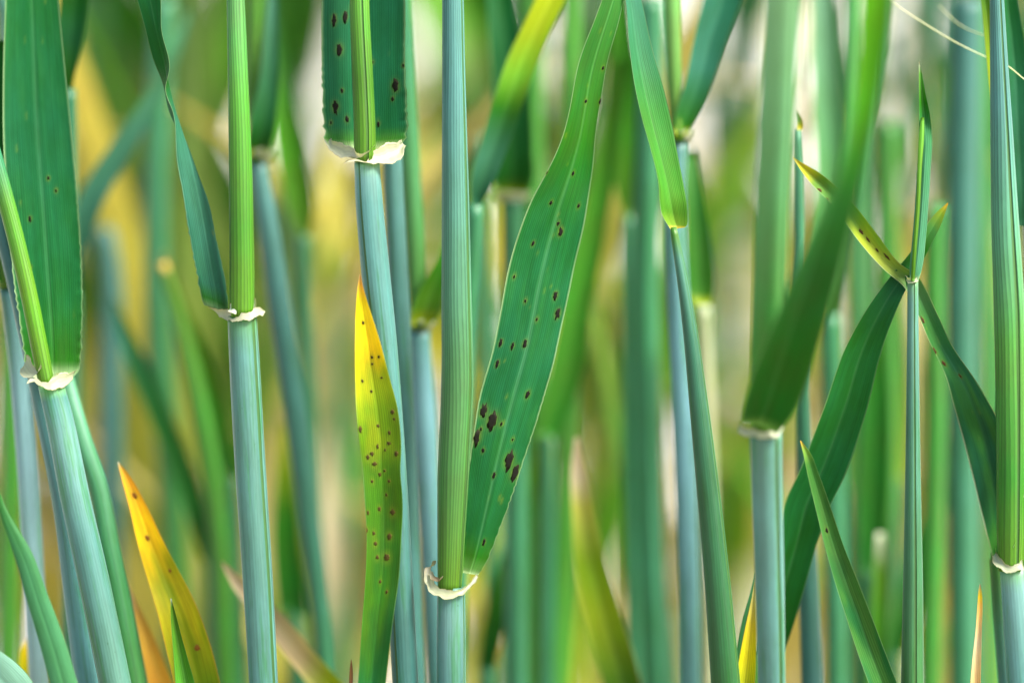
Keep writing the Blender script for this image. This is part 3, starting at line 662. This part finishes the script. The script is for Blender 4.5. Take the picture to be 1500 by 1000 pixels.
spear('slim arching green leaf curving down past blue-green stems', [(-14, 700, -8, 696), (0, 752, 8, 742), (25, 830, 48, 812), (42, 890, 70, 872), (58, 945, 92, 930), (74, 1004, 112, 995)],
      [(700, LEAF_G), (820, (.05, .21, .08)), (1000, (.06, .23, .09))], d=[-6, -7, -8, -8, -8, -8], nu=21, bow=-.4, wax=.4, midrib=.1, edge=.2, stem_col=LEAF_G)
spear('pale waxy ribbed leaf arching low at the very edge of the bed', [(-70, 930, -66, 965), (-30, 935, -36, 985), (0, 953, -18, 1010), (28, 975, -2, 1040), (46, 996, 10, 1060), (60, 1030, 22, 1080)],
      (.20, .40, .30), d=[-2] * 6, nu=25, bow=-.3, wax=.9, midrib=.3, edge=.4, down=10)
spear('thin dry straw-coloured spike beside a thick waxy stem', [(1435, 855, 1436, 855), (1433, 866, 1438, 866), (1432, 880, 1439, 880), (1429, 920, 1438, 920), (1424, 965, 1437, 965), (1421, 1002, 1436, 1002)],
      [(855, (.4, .3, .2)), (872, YEL), (885, (.7, .45, .1)), (940, DRY), (1000, (.6, .42, .18))], d=0, nu=13, bow=.5, wax=0, midrib=0, edge=.5, edge_col=BRN, stem_col=DRY, stem_w=22)
spear('withered yellow leaf with brown margin beside a pale stout stem', [(1106, 846, 1107, 846), (1101, 875, 1106, 880), (1092, 915, 1107, 920), (1084, 955, 1107, 960), (1076, 1002, 1105, 1002)],
      [(846, BRN), (870, DRY), (915, (.68, .45, .05)), (960, YEL), (1000, (.5, .48, .02))], d=3, nu=25, bow=.5, wax=0, midrib=.1, edge=.9, edge_col=(.35, .2, .1), mottle=(.5, (.35, .42, .01)), stem_col=DRY)
spear('thin dark leaf edge rising beside the withered leaf', [(1106, 838, 1107, 838), (1098, 870, 1104, 872), (1088, 905, 1097, 908), (1080, 945, 1091, 948), (1072, 1002, 1086, 1002)], (.03, .15, .05), d=5, nu=11, bow=.3, wax=.3, stem_w=18)
spear('tiny dry hair-thin tip barely showing between two stems', [(514, 965, 515, 965), (512, 980, 517, 980), (511, 1004, 517, 1004)], BRN, d=0, nu=7, wax=0, stem_col=DRY, stem_w=9, bow=.3)

# ================================================================== PLANTS JUST BEHIND THE FOCUS
def simple(label, stem=None, sheath=None, leaves=(), collar=None, stem_col=GLAU, sheath_col=SHEATH, wax=.85, group=None, seam=None):
    """stem/sheath: bottom->top stations; leaves: list of (stations, cols, depths); collar (x, y, d, rpx)"""
    r = plant(label, group)
    if stem: trace_stem('stem', r, stem, stem_col, wax, seam=seam, down=True, seg=22, step=.002)
    if sheath: trace_stem('sheath', r, sheath, sheath_col, .5, up=60, seg=20, step=.002)
    for st, c, d in leaves:
        trace_leaf('leaf', r, st, c, d=d, nu=17, step=.0015, bow=.18, wax=.35, up=50 if min(s[0] if len(s) == 3 else min(s[1], s[3]) for s in st) <= 0 else 0, midrib=.25, edge=.3)
    if collar: collar_ring(r, collar[0], collar[1], collar[2], collar[3], hpx=14, flare=.35)
    root_to_base(r)

simple('blue-green waxy stem under a dark blade stub, beside the leaning stem', [(58, 1010, 17, 29), (50, 850, 16, 31), (38, 650, 15, 31), (24, 500, 14, 30), (12, 418, 14, 27)], [(12, 422, 13, 24), (0, 330, 13, 24), (-20, 200, 13, 22)],
       [([(414, 2, 18), (400, -10, 19), (330, -22, 17), (200, -34, 14), (60, -36, 8)], [(414, LEAF_G), (395, LEAF_D), (200, LEAF_D)], [12, 12, 13, 13, 14])], stem_col=[(1000, (.2, .33, .32)), (600, (.16, .32, .33)), (418, GLAU)])
simple('darker blue-green stem leaning close behind the waxy leaning stem', [(131, 1010, 7, 41), (112, 860, 7, 40), (92, 720, 6, 36), (70, 620, 6, 32), (52, 540, 6, 28), (20, 400, 7, 26), (-10, 280, 8, 26)], stem_col=[(1000, (.07, .21, .21)), (300, GLAU_D)])
simple('plain green stem with darker joint leaning behind the waxy leaning stem', [(200, 1010, 10, 37), (176, 880, 10, 34), (160, 800, 10, 33), (146, 720, 10, 29), (120, 640, 10, 27), (98, 560, 11, 24), (70, 460, 12, 24), (30, 300, 14, 22), (10, 0, 16, 22)], stem_col=[(1000, (.04, .19, .04)), (830, (.03, .17, .05)), (700, (.06, .23, .10)), (560, (.10, .28, .17))], wax=.6)
simple('out-of-focus blue-green stem slanting away under a dark leaf', [(478, 1010, 40, 22), (470, 900, 40, 26), (455, 780, 40, 30), (435, 620, 40, 33), (410, 450, 39, 34), (388, 300, 38, 30), (377, 235, 38, 26)], [(376, 238, 37, 22), (372, 100, 37, 22), (372, 0, 37, 22)],
       [([(228, 362, 392), (210, 362, 398), (120, 380, 408), (40, 388, 408), (-40, 395, 405)], [(228, YGRN), (215, LEAF_D), (0, (.05, .18, .1))], [36, 35, 35, 36, 38])], (380, 228, 38, 18), stem_col=[(1000, TEAL), (500, GLAU_D), (240, GLAU)])
simple('soft blue-green stem just behind the black-spotted blade', [(606, 1010, 18, 34), (598, 800, 18, 32), (588, 500, 16, 30), (576, 250, 15, 28), (570, 0, 15, 26)], stem_col=[(1000, GLAU_D), (250, GLAU)])
simple('waxy stem with whitish collar and dark leaf fanning right', [(1012, 1010, 24, 30), (1008, 800, 24, 32), (1002, 600, 24, 34), (992, 420, 24, 32), (988, 300, 24, 30), (994, 205, 24, 26)], [(994, 208, 23, 20), (988, 120, 23, 22), (984, 0, 23, 24)],
       [([(198, 988, 1006), (180, 988, 1016), (120, 1004, 1044), (60, 1016, 1064), (0, 1030, 1086), (-60, 1044, 1100)], [(198, YGRN), (185, LEAF_G), (100, (.03, .16, .09)), (0, (.02, .14, .07))], [22, 22, 22, 23, 24, 25])], (996, 200, 24, 15), stem_col=[(1000, GLAU), (600, (.12, .28, .30)), (210, GLAU)], sheath_col=[(200, LIME), (0, (.12, .3, .06))], seam=60)
simple('faint straight stem with bright edge behind the thin curved one', [(962, 1010, 60, 40), (950, 700, 60, 40), (945, 420, 58, 40), (950, 200, 56, 38), (955, 0, 56, 38)], stem_col=TEAL)
simple('thin teal stem with tiny bract half hidden by a large blurred blade', [(1190, 1010, 20, 32), (1184, 850, 20, 30), (1176, 600, 18, 20), (1172, 420, 16, 17), (1170, 260, 15, 14), (1168, 190, 14, 10)],
       leaves=[([(192, 1166, 1174), (182, 1167, 1176), (172, 1166, 1172), (162, 1165, 1166)], [(192, YEL), (180, LIME), (162, LEAF_G)], [14] * 4)], stem_col=[(1000, GLAU_D), (500, TEAL), (200, (.05, .2, .1))])
simple('out-of-focus plant with bright diagonal leaf yellowing towards its end', [(668, 1010, 34, 26), (676, 700, 32, 26), (688, 420, 30, 26), (696, 300, 28, 22)], None,
       [([(692, 300, 702, 304), (690, 270, 716, 282), (704, 210, 742, 222), (722, 150, 764, 160), (742, 90, 785, 100), (765, 40, 806, 48), (786, -5, 828, 2), (810, -60, 850, -52)], [(300, TEAL), (230, (.06, .23, .12)), (160, LEAF_G), (110, (.16, .36, .02)), (40, (.32, .42, .01)), (0, YGRN)], [28, 27, 26, 25, 25, 25, 25, 25])], stem_col=TEAL)
simple('out-of-focus plant whose dark broad blade ends at a pale collar', [(756, 1010, 52, 34), (756, 700, 52, 34), (752, 400, 50, 34), (750, 288, 48, 30)], None,
       [([(286, 734, 766), (270, 724, 778), (220, 722, 780), (140, 722, 776), (60, 716, 764), (0, 714, 752), (-60, 714, 745)], [(286, YGRN), (272, LEAF_D), (120, (.01, .10, .02)), (0, LEAF)], [46, 45, 44, 44, 44, 45, 46])], (750, 290, 48, 22), stem_col=TEAL)
simple('out-of-focus blue stem below a pale green joint', [(640, 1010, 34, 30), (632, 800, 33, 34), (622, 620, 32, 36), (614, 480, 31, 30)], [(614, 482, 30, 26), (606, 330, 30, 28), (598, 200, 30, 30), (590, 60, 30, 30)],
       [([(478, 604, 626), (462, 602, 640), (430, 612, 650), (380, 640, 664), (300, 655, 672)], [(478, YGRN), (455, LIME), (380, LEAF_G)], [29, 28, 28, 28, 29])], (614, 478, 31, 17), stem_col=[(1000, GLAU_D), (600, (.12, .27, .30)), (480, GLAU)], sheath_col=[(480, SHEATH), (250, (.05, .2, .06)), (60, TEAL)])
simple('out-of-focus plant with hanging green blade tip beside waxy stem', [(1040, 1010, 55, 24), (1038, 700, 55, 24), (1030, 448, 52, 22)], None,
       [([(446, 1018, 1042), (430, 1008, 1046), (360, 1006, 1042), (280, 1004, 1030), (220, 1004, 1020)], [(446, YGRN), (430, (.04, .19, .015)), (220, (.05, .2, .03))], [38, 38, 38, 38, 40])], stem_col=(.30, .33, .18))
simple('wide soft teal stem rising behind the rolled leaf', [(1412, 1010, 70, 46), (1410, 700, 70, 47), (1408, 400, 70, 47), (1412, 150, 70, 45), (1416, 0, 70, 44)], stem_col=[(1000, TEAL), (0, GLAU_D)])
simple('dark leafed plant behind the thick striped sheath', [(1530, 1010, 12, 30), (1520, 700, 12, 30), (1512, 330, 11, 26)], None,
       [([(1488, 330, 1506, 334), (1478, 300, 1516, 306), (1472, 200, 1512, 204), (1468, 100, 1506, 103), (1462, 0, 1490, 2), (1460, -60, 1480, -58)], [(330, TEAL), (200, (.02, .13, .06)), (0, LEAF)], [10, 9, 8, 8, 8, 8]),
        ([(1430, -40, 1440, -38), (1436, 0, 1450, 2), (1442, 60, 1456, 62), (1448, 120, 1458, 122), (1454, 180, 1460, 181)], [(0, LIME), (180, YGRN)], [6, 6, 6, 6, 6])], stem_col=GLAU)
simple('out-of-focus plant with tall bright leaf beside the pale stout sheath', [(1225, 1010, 58, 34), (1222, 700, 58, 34), (1215, 460, 56, 32)], None,
       [([(470, 1205, 1228), (440, 1200, 1232), (300, 1196, 1240), (120, 1190, 1228), (0, 1188, 1220), (-50, 1188, 1216)], [(470, (.08, .25, .04)), (200, (.10, .28, .10)), (0, (.16, .34, .2))], [56, 54, 54, 54, 54, 54])], stem_col=TEAL)
simple('out-of-focus slanting leaf crossing left of the twisted blade', [(110, 1010, 70, 30), (108, 700, 68, 30), (104, 420, 62, 26)], None,
       [([(100, 420, 118, 430), (106, 330, 136, 345), (120, 280, 152, 298), (160, 215, 186, 238), (205, 150, 226, 168), (250, 70, 265, 80), (280, 10, 284, 14)], [(420, TEAL), (300, (.06, .23, .15)), (100, (.07, .22, .10))], [60, 58, 57, 57, 57, 58, 60])], stem_col=TEAL)
simple('out-of-focus plant with dark blade beside the broad upright blade', [(104, 1010, 34, 26), (104, 600, 34, 26), (100, 130, 32, 24)], None,
       [([(130, 90, 106), (110, 86, 110), (60, 84, 122), (0, 88, 130), (-60, 92, 132)], [(130, LEAF_G), (60, (.012, .11, .03)), (0, LEAF_D)], [30, 29, 28, 28, 28])], stem_col=TEAL)
simple('out-of-focus green stem with upright leaf left of a spotted blade', [(262, 1010, 90, 34), (250, 700, 90, 36), (232, 500, 88, 36), (228, 300, 86, 34), (240, 0, 86, 34)], stem_col=[(1000, SHEATH_D), (300, TEAL)])
simple('soft olive stem with lower leaf sloping behind the twisted plant', [(330, 1010, 66, 30), (318, 760, 64, 30), (300, 640, 62, 30), (270, 500, 60, 26), (238, 385, 58, 14)], stem_col=[(1000, SHEATH_D), (640, (.05, .2, .02)), (400, LIME), (385, ORA)], wax=.3)
for (x0, x1, yt, dd, wd, c, lab) in [
        (772, 780, -40, 75, 52, (.040, .20, .014), 'soft vivid green stem right of the long spotted blade'), (818, 838, -40, 66, 44, (.06, .25, .02), 'soft bright green stem beside a yellow-green dying leaf'),
        (1290, 1300, 180, 85, 50, (.028, .16, .012), 'soft dark green stem left of the rolled leaf plant'),
        (1262, 1250, -40, 105, 50, (.035, .19, .05), 'soft sea-green stem behind the broad diagonal blade'), (1450, 1440, -40, 90, 40, (.04, .20, .04), 'soft green stem behind the thick striped sheath'),
        (10, 16, -40, 60, 42, (.045, .21, .015), 'soft vivid green stem behind the arching slim leaf'), (720, 705, 200, 90, 36, TEAL, 'soft teal stem just right of the straight sheath'),
        (165, 150, 335, 100, 46, GLAU_D, 'short blurred blue-grey stem beyond the broad upright blade'),
        (1360, 1372, 300, 60, 44, (.022, .15, .010), 'soft deep green stem right of the rolled leaf plant')]:
    wd *= .72
    simple(lab, [(x0, 1010, dd, wd), ((x0 + x1) / 2 + 4, 600, dd, wd), ((x0 + 3 * x1) / 4, 350, dd, wd * .95), (x1, yt, dd, wd * .85)], stem_col=c, wax=.3)
def soft_leaf(label, st, cols, d, foot):
    """out-of-focus plant: one traced blade on a plain stem that starts at pixel foot"""
    lo = max(st, key=lambda q: q[0] if len(q) == 3 else q[1]); x = (lo[1] + lo[2]) / 2 if len(lo) == 3 else (lo[0] + lo[2]) / 2; y = lo[0] if len(lo) == 3 else lo[1]
    simple(label, [(foot, max(1010, y + 200), d + 6, 26), ((foot + x) / 2, (y + max(1010, y + 200)) / 2, d + 5, 26), (x, y - 4, d + 2, 18)], None, [(st, cols, [d] * len(st))], stem_col=TEAL)
soft_leaf('out-of-focus bright green blade sloping behind the long spotted blade', [(640, 786, 818), (560, 800, 850), (450, 822, 868), (330, 850, 888), (230, 872, 905), (150, 890, 912), (90, 905, 915)], [(640, (.04, .2, .015)), (300, (.06, .25, .015)), (100, LIME)], 58, 800)
soft_leaf('out-of-focus hanging green blade left of the drooping leaf', [(318, 914, 924), (290, 904, 930), (230, 894, 940), (150, 888, 944), (60, 894, 930), (-20, 900, 922)], [(318, LIME), (200, (.05, .23, .010)), (0, LEAF_G)], 62, 930)
soft_leaf('out-of-focus vivid green blade left of the frilly collar', [(345, 436, 452), (310, 424, 460), (230, 406, 448), (150, 396, 430), (60, 392, 415), (-20, 390, 405)], [(345, LIME), (200, (.06, .25, .008)), (0, (.08, .26, .05))], 66, 470)
soft_leaf('out-of-focus dark green blade crossing behind the golden leaf', [(820, 296, 320), (720, 262, 296), (620, 222, 258), (540, 190, 222), (480, 172, 190), (440, 164, 170)], [(820, LEAF_D), (600, (.02, .15, .02)), (440, TEAL)], 70, 320)
soft_leaf('out-of-focus deep green blade low beside the rolled leaf plant', [(840, 1262, 1290), (740, 1256, 1300), (620, 1262, 1304), (520, 1270, 1300), (430, 1280, 1294)], [(840, LEAF_D), (600, (.015, .13, .008)), (430, LEAF_G)], 62, 1275)
soft_leaf('out-of-focus lime leaf behind the rolled leaf', [(700, 1296, 1330), (600, 1290, 1336), (450, 1292, 1326), (330, 1300, 1318)], [(700, YGRN), (500, LIME), (330, (.2, .38, .04))], 95, 1310)
soft_leaf('out-of-focus yellow leaf left of the frilly collar', [(420, 480, 505), (340, 470, 520), (270, 474, 512), (190, 484, 498)], [(420, LIME), (330, (.55, .50, .10)), (190, (.5, .46, .12))], 150, 500)
soft_leaf('out-of-focus yellow leaf behind the straight sheath', [(470, 712, 730), (400, 706, 738), (320, 708, 734), (250, 716, 724)], [(470, LIME), (380, YEL), (250, YGRN)], 110, 720)
soft_leaf('out-of-focus olive leaf low beside the twisted plant', [(900, 408, 452), (800, 400, 440), (700, 404, 430), (620, 412, 420)], [(900, LEAF_D), (750, LEAF_G), (620, YGRN)], 64, 440)
soft_leaf('out-of-focus green leaf leaning across behind the waxy stem with collar', [(900, 968, 985), (800, 938, 975), (680, 905, 945), (560, 884, 915), (470, 872, 888), (420, 868, 872)], [(900, LEAF_D), (700, (.03, .16, .012)), (450, (.2, .32, .04)), (420, DRY)], 90, 985)
soft_leaf('out-of-focus short lime leaf beyond the dark diagonal blade', [(720, 1236, 1256), (640, 1228, 1262), (560, 1232, 1258), (490, 1240, 1248)], [(720, LEAF_G), (600, (.16, .30, .01)), (490, (.4, .42, .06))], 120, 1250)
soft_leaf('out-of-focus dark leaf leaning right behind the rolled leaf plant', [(960, 1300, 1325), (860, 1318, 1352), (740, 1352, 1385), (640, 1384, 1405), (580, 1402, 1408)], [(960, LEAF_D), (760, (.012, .11, .006)), (580, LEAF_G)], 80, 1290)
soft_leaf('out-of-focus bent green leaf between two blurred stems near the straight sheath', [(980, 700, 725), (880, 715, 750), (780, 745, 775), (700, 772, 792), (650, 785, 790)], [(980, LEAF_D), (800, (.03, .17, .008)), (650, LIME)], 56, 700)
soft_leaf('out-of-focus olive leaf leaning left beyond the twisted plant', [(700, 330, 350), (600, 295, 330), (500, 262, 298), (420, 245, 262), (370, 236, 240)], [(700, LEAF_D), (560, (.05, .19, .006)), (400, (.16, .28, .01)), (370, DRY)], 64, 350)
soft_leaf('out-of-focus pale beige leaf low left of the yellow-tipped leaf', [(960, 450, 480), (840, 462, 505), (720, 470, 500), (620, 478, 486)], [(960, (.5, .44, .25)), (760, (.62, .54, .38)), (620, (.6, .5, .3))], 130, 460)
soft_leaf('out-of-focus golden leaf low behind the thick waxy stem', [(1010, 1420, 1470), (900, 1412, 1452), (800, 1410, 1436), (720, 1412, 1418)], [(1010, YGRN), (900, (.6, .46, .06)), (720, DRY)], 110, 1440)
# low dying leaves further back
spear('out-of-focus yellow-green leaf with beige dying edge between blurred stems', [(842, 640, 847, 640), (836, 690, 858, 686), (838, 760, 872, 754), (842, 830, 888, 824), (856, 900, 908, 892), (874, 970, 930, 962), (886, 1010, 940, 1002)],
      [(640, (.6, .48, .34)), (700, (.6, .52, .36)), (740, (.46, .46, .08)), (820, (.20, .33, .01)), (900, (.26, .36, .01)), (1000, LIME)], d=36, nu=17, step=.0015, bow=.3, wax=.1, edge=.8, edge_col=(.6, .42, .2), stem_col=LIME)
spear('beige withered leaf arching low behind the twisted plant', [(324, 820, 326, 828), (345, 838, 340, 858), (380, 866, 372, 900), (420, 905, 408, 945), (462, 955, 446, 995), (505, 1002, 486, 1040)], [(820, (.6, .5, .35)), (900, DRY), (960, (.6, .48, .25)), (1000, YGRN)], d=26, nu=17, step=.0015, bow=.3, wax=.05, edge=.5, edge_col=YGRN, stem_col=DRY)
spear('blunt bright yellow leaf low beside blue-green stems', [(36, 935, 56, 932), (30, 950, 64, 948), (28, 980, 68, 978), (30, 1010, 70, 1008)], [(932, DRY), (950, YEL), (1000, YGRN)], d=24, nu=15, step=.0015, bow=.3, wax=.05, stem_col=LIME)
spear('orange withered leaf leaning behind a plain green stem', [(182, 850, 186, 850), (190, 890, 204, 886), (205, 950, 232, 945), (220, 1010, 256, 1005)], [(850, DRY), (900, (.55, .35, .06)), (1000, ORA)], d=22, nu=15, step=.0015, bow=.3, wax=.05, stem_col=DRY)
spear('blurred orange-brown leaf tip behind the rolled leaf', [(1284, 780, 1296, 780), (1280, 830, 1302, 830), (1274, 920, 1300, 920), (1270, 1010, 1296, 1010)], [(780, PALE), (830, LIME), (1000, LEAF_G)], d=50, nu=15, step=.0015, bow=.3, wax=.1, stem_col=LIME)

# ================================================================== LOOSE AWNS
def awn(label, st):
    pts = [P(*s[:3]) for s in st]
    o = tube_world('awn', pts, [s[3] * .24 * mmpx(0) for s in st], None, lambda k: ramp((.70, .70, .62), k), .2, None, 8, M_PALE, .001)
    o['label'] = label; o['category'] = 'awn'
awn('long pale hair-thin awn caught across upper stems', [(1250, -40, 12, 2), (1308, 4, 11, 3), (1350, 32, 10, 3.2), (1400, 62, 9, 3.2), (1450, 86, 8, 3), (1475, 96, 6, 3), (1500, 116, 4, 2.8), (1560, 160, 4, 2)])
awn('short pale hair-thin awn above the long one', [(1375, 8, 20, 2), (1395, 28, 18, 3), (1420, 44, 15, 3), (1446, 53, 13, 2.6), (1470, 58, 12, 1.5)])

# ================================================================== THE CROP BEHIND
def far_leaf(parent, base, az, tilt, length, width, cols, droop, rng):
    n = 9; L, R, k = [], [], []
    dirh = np.array([math.cos(az), math.sin(az), 0]); side = np.array([-math.sin(az), math.cos(az), 0])
    p = np.array(base, float); a = tilt
    tw = rng.uniform(-.8, .8)
    for i in range(n):
        f = i / (n - 1)
        wv = width * .5 * (min(1, .55 + 3 * f) if f < .2 else (1 - ((f - .2) / .8) ** 2.2)) + .0001
        s = side * math.cos(tw * f) + (np.array([0, 0, 1]) * math.sin(a) - dirh * math.cos(a)) * math.sin(tw * f)
        L.append(p - s * wv); R.append(p + s * wv); k.append(f)
        p = p + (dirh * math.sin(a) + np.array([0, 0, 1]) * math.cos(a)) * length / (n - 1); a += droop / (n - 1)
    g = blade_grid(L, R, k, 9, length / 26, .2, .0001, .0003)
    return blade_mesh('leaf', g, parent, cols, wax=.3, mat=M_FAR, midrib=.2, edge=.2)

def far_plant(kind, rng):
    r = plant(*{0: ('distant wheat plant with blue-green stem and only green leaves', 'green plants deep in the crop'),
                1: ('distant wheat plant with yellowing lower leaves and green stem', 'yellowing plants deep in the crop'),
                2: ('distant withered wheat plant with straw-coloured low leaves', 'withered plants deep in the crop')}[kind])
    H = {0: rng.uniform(.46, .58), 1: rng.uniform(.36, .5), 2: rng.uniform(.14, .22)}[kind]
    lx, ly = rng.uniform(-.04, .04), rng.uniform(-.03, .03)
    f = np.linspace(0, 1, 7); pts = np.stack([lx * f ** 1.5, ly * f ** 1.5, H * f], 1); pts[0, 2] = -.004
    sc = [[(0, DRY), (.2, YGRN), (.45, (.09, .24, .16)), (1, (.08, .24, .12))], [(0, DRY), (.3, (.3, .36, .06)), (.7, TEAL), (1, SHEATH)], [(0, DRY), (.5, (.6, .52, .34)), (1, (.6, .55, .36))]][kind]
    tube_world('stem', pts, np.array([.0019] * 5 + [.0016, .0008]), r, lambda k: ramp(sc, k), .6, None, 10, M_FAR, .02)
    az = rng.uniform(0, 6.28)
    hs = [[.12, .22, .33, .44], [.06, .13, .22, .34], [.02, .05, .09, .14]][kind]
    for h in hs:
        if h > H - .01: continue
        q = h / H; b = (lx * q ** 1.5, ly * q ** 1.5, h); az += 2.9 + rng.uniform(-.5, .5)
        low = h < .16
        if kind == 0: c = [(0, (.05, .21, .01)), (.6, [[LEAF_G, (.09, .27, .02), (.05, .22, .08)][rng.integers(3)], (.13, .31, .01)][low]), (1, [(.08, .26, .01), YGRN][low])]
        elif kind == 1: c = [(0, [LIME, YGRN][low]), (.4, [(.10, .28, .01), (.58, .54, .14)][low]), (1, [(.2, .36, .02), (.62, .52, .30)][low])]
        else: c = [(0, (.55, .5, .24)), (.5, [(.70, .62, .45), (.66, .58, .36), (.72, .58, .12)][rng.integers(3)]), (1, (.62, .50, .34))]
        far_leaf(r, b, az, rng.uniform(.15, .5), rng.uniform(.13, .22), rng.uniform(.009, .015), c, rng.uniform(.3, 1.6), rng)
    return r

def copy_plant(o, loc, rz, sc):
    c = o.copy(); COL.objects.link(c); c.location = loc; c.rotation_euler = (0, 0, rz); c.scale = (sc, sc, sc)
    for ch in o.children:
        k = ch.copy(); COL.objects.link(k); k.parent = c
    return c

rng = np.random.default_rng(21)
protos = [[far_plant(k, rng) for _ in range(n)] for k, n in ((0, 6), (1, 5), (2, 5))]
used = set(); slots = []
def far_at(px, D, kind):
    x = (px - 750) * D * 36 / LENS / 1500; y = D / math.cos(TILT) * .99
    o = protos[kind][int(rng.integers(len(protos[kind])))]
    rz = rng.uniform(0, 6.28); sc = rng.uniform(.88, 1.12)
    if o.name not in used:
        used.add(o.name); o.location = (x, y, 0); o.rotation_euler = (0, 0, rz); o.scale = (sc, sc, sc)
    else: copy_plant(o, (x, y, 0), rz, sc)
GAPS = [(215, 320, .25), (770, 1000, .15), (1030, 1100, .12), (1275, 1350, .35), (480, 520, .5)]      # thin places in the stand
for i in range(36):
    D = .60 + .46 * rng.uniform()
    for _ in range(8):
        px = rng.uniform(-120, 1620)
        if all(not (a < px < b) or rng.uniform() < p for a, b, p in GAPS): break
    k = int(rng.choice(3, p=[.56, .32, .12]))
    far_at(px, D, k)
for (a, b, n, k) in [(90, 350, 6, 2), (200, 340, 2, 1), (400, 530, 4, 2), (440, 520, 2, 1), (1200, 1310, 3, 2), (1390, 1460, 3, 2), (1420, 1460, 1, 1), (820, 900, 2, 1), (930, 990, 2, 2), (690, 740, 1, 1)]:
    for _ in range(n): far_at(rng.uniform(a, b), rng.uniform(.62, 1.0), k)
for a, b, n, k in [(1080, 1500, 7, 0), (690, 880, 3, 0), (90, 200, 2, 0), (330, 470, 3, 0), (120, 360, 3, 1), (600, 800, 2, 1)]:
    for _ in range(n): far_at(rng.uniform(a, b), rng.uniform(.60, .85), k)
for a, b in ((-520, -100), (1600, 2020)):                  # the stand goes on to either side
    for q in range(9): far_at(rng.uniform(a, b), rng.uniform(.66, 1.05), [0, 0, 1][q % 3])
for ps in protos:
    for o in ps:
        if o.name not in used: far_at(rng.uniform(0, 1500), rng.uniform(.8, 1.6), protos.index(ps))
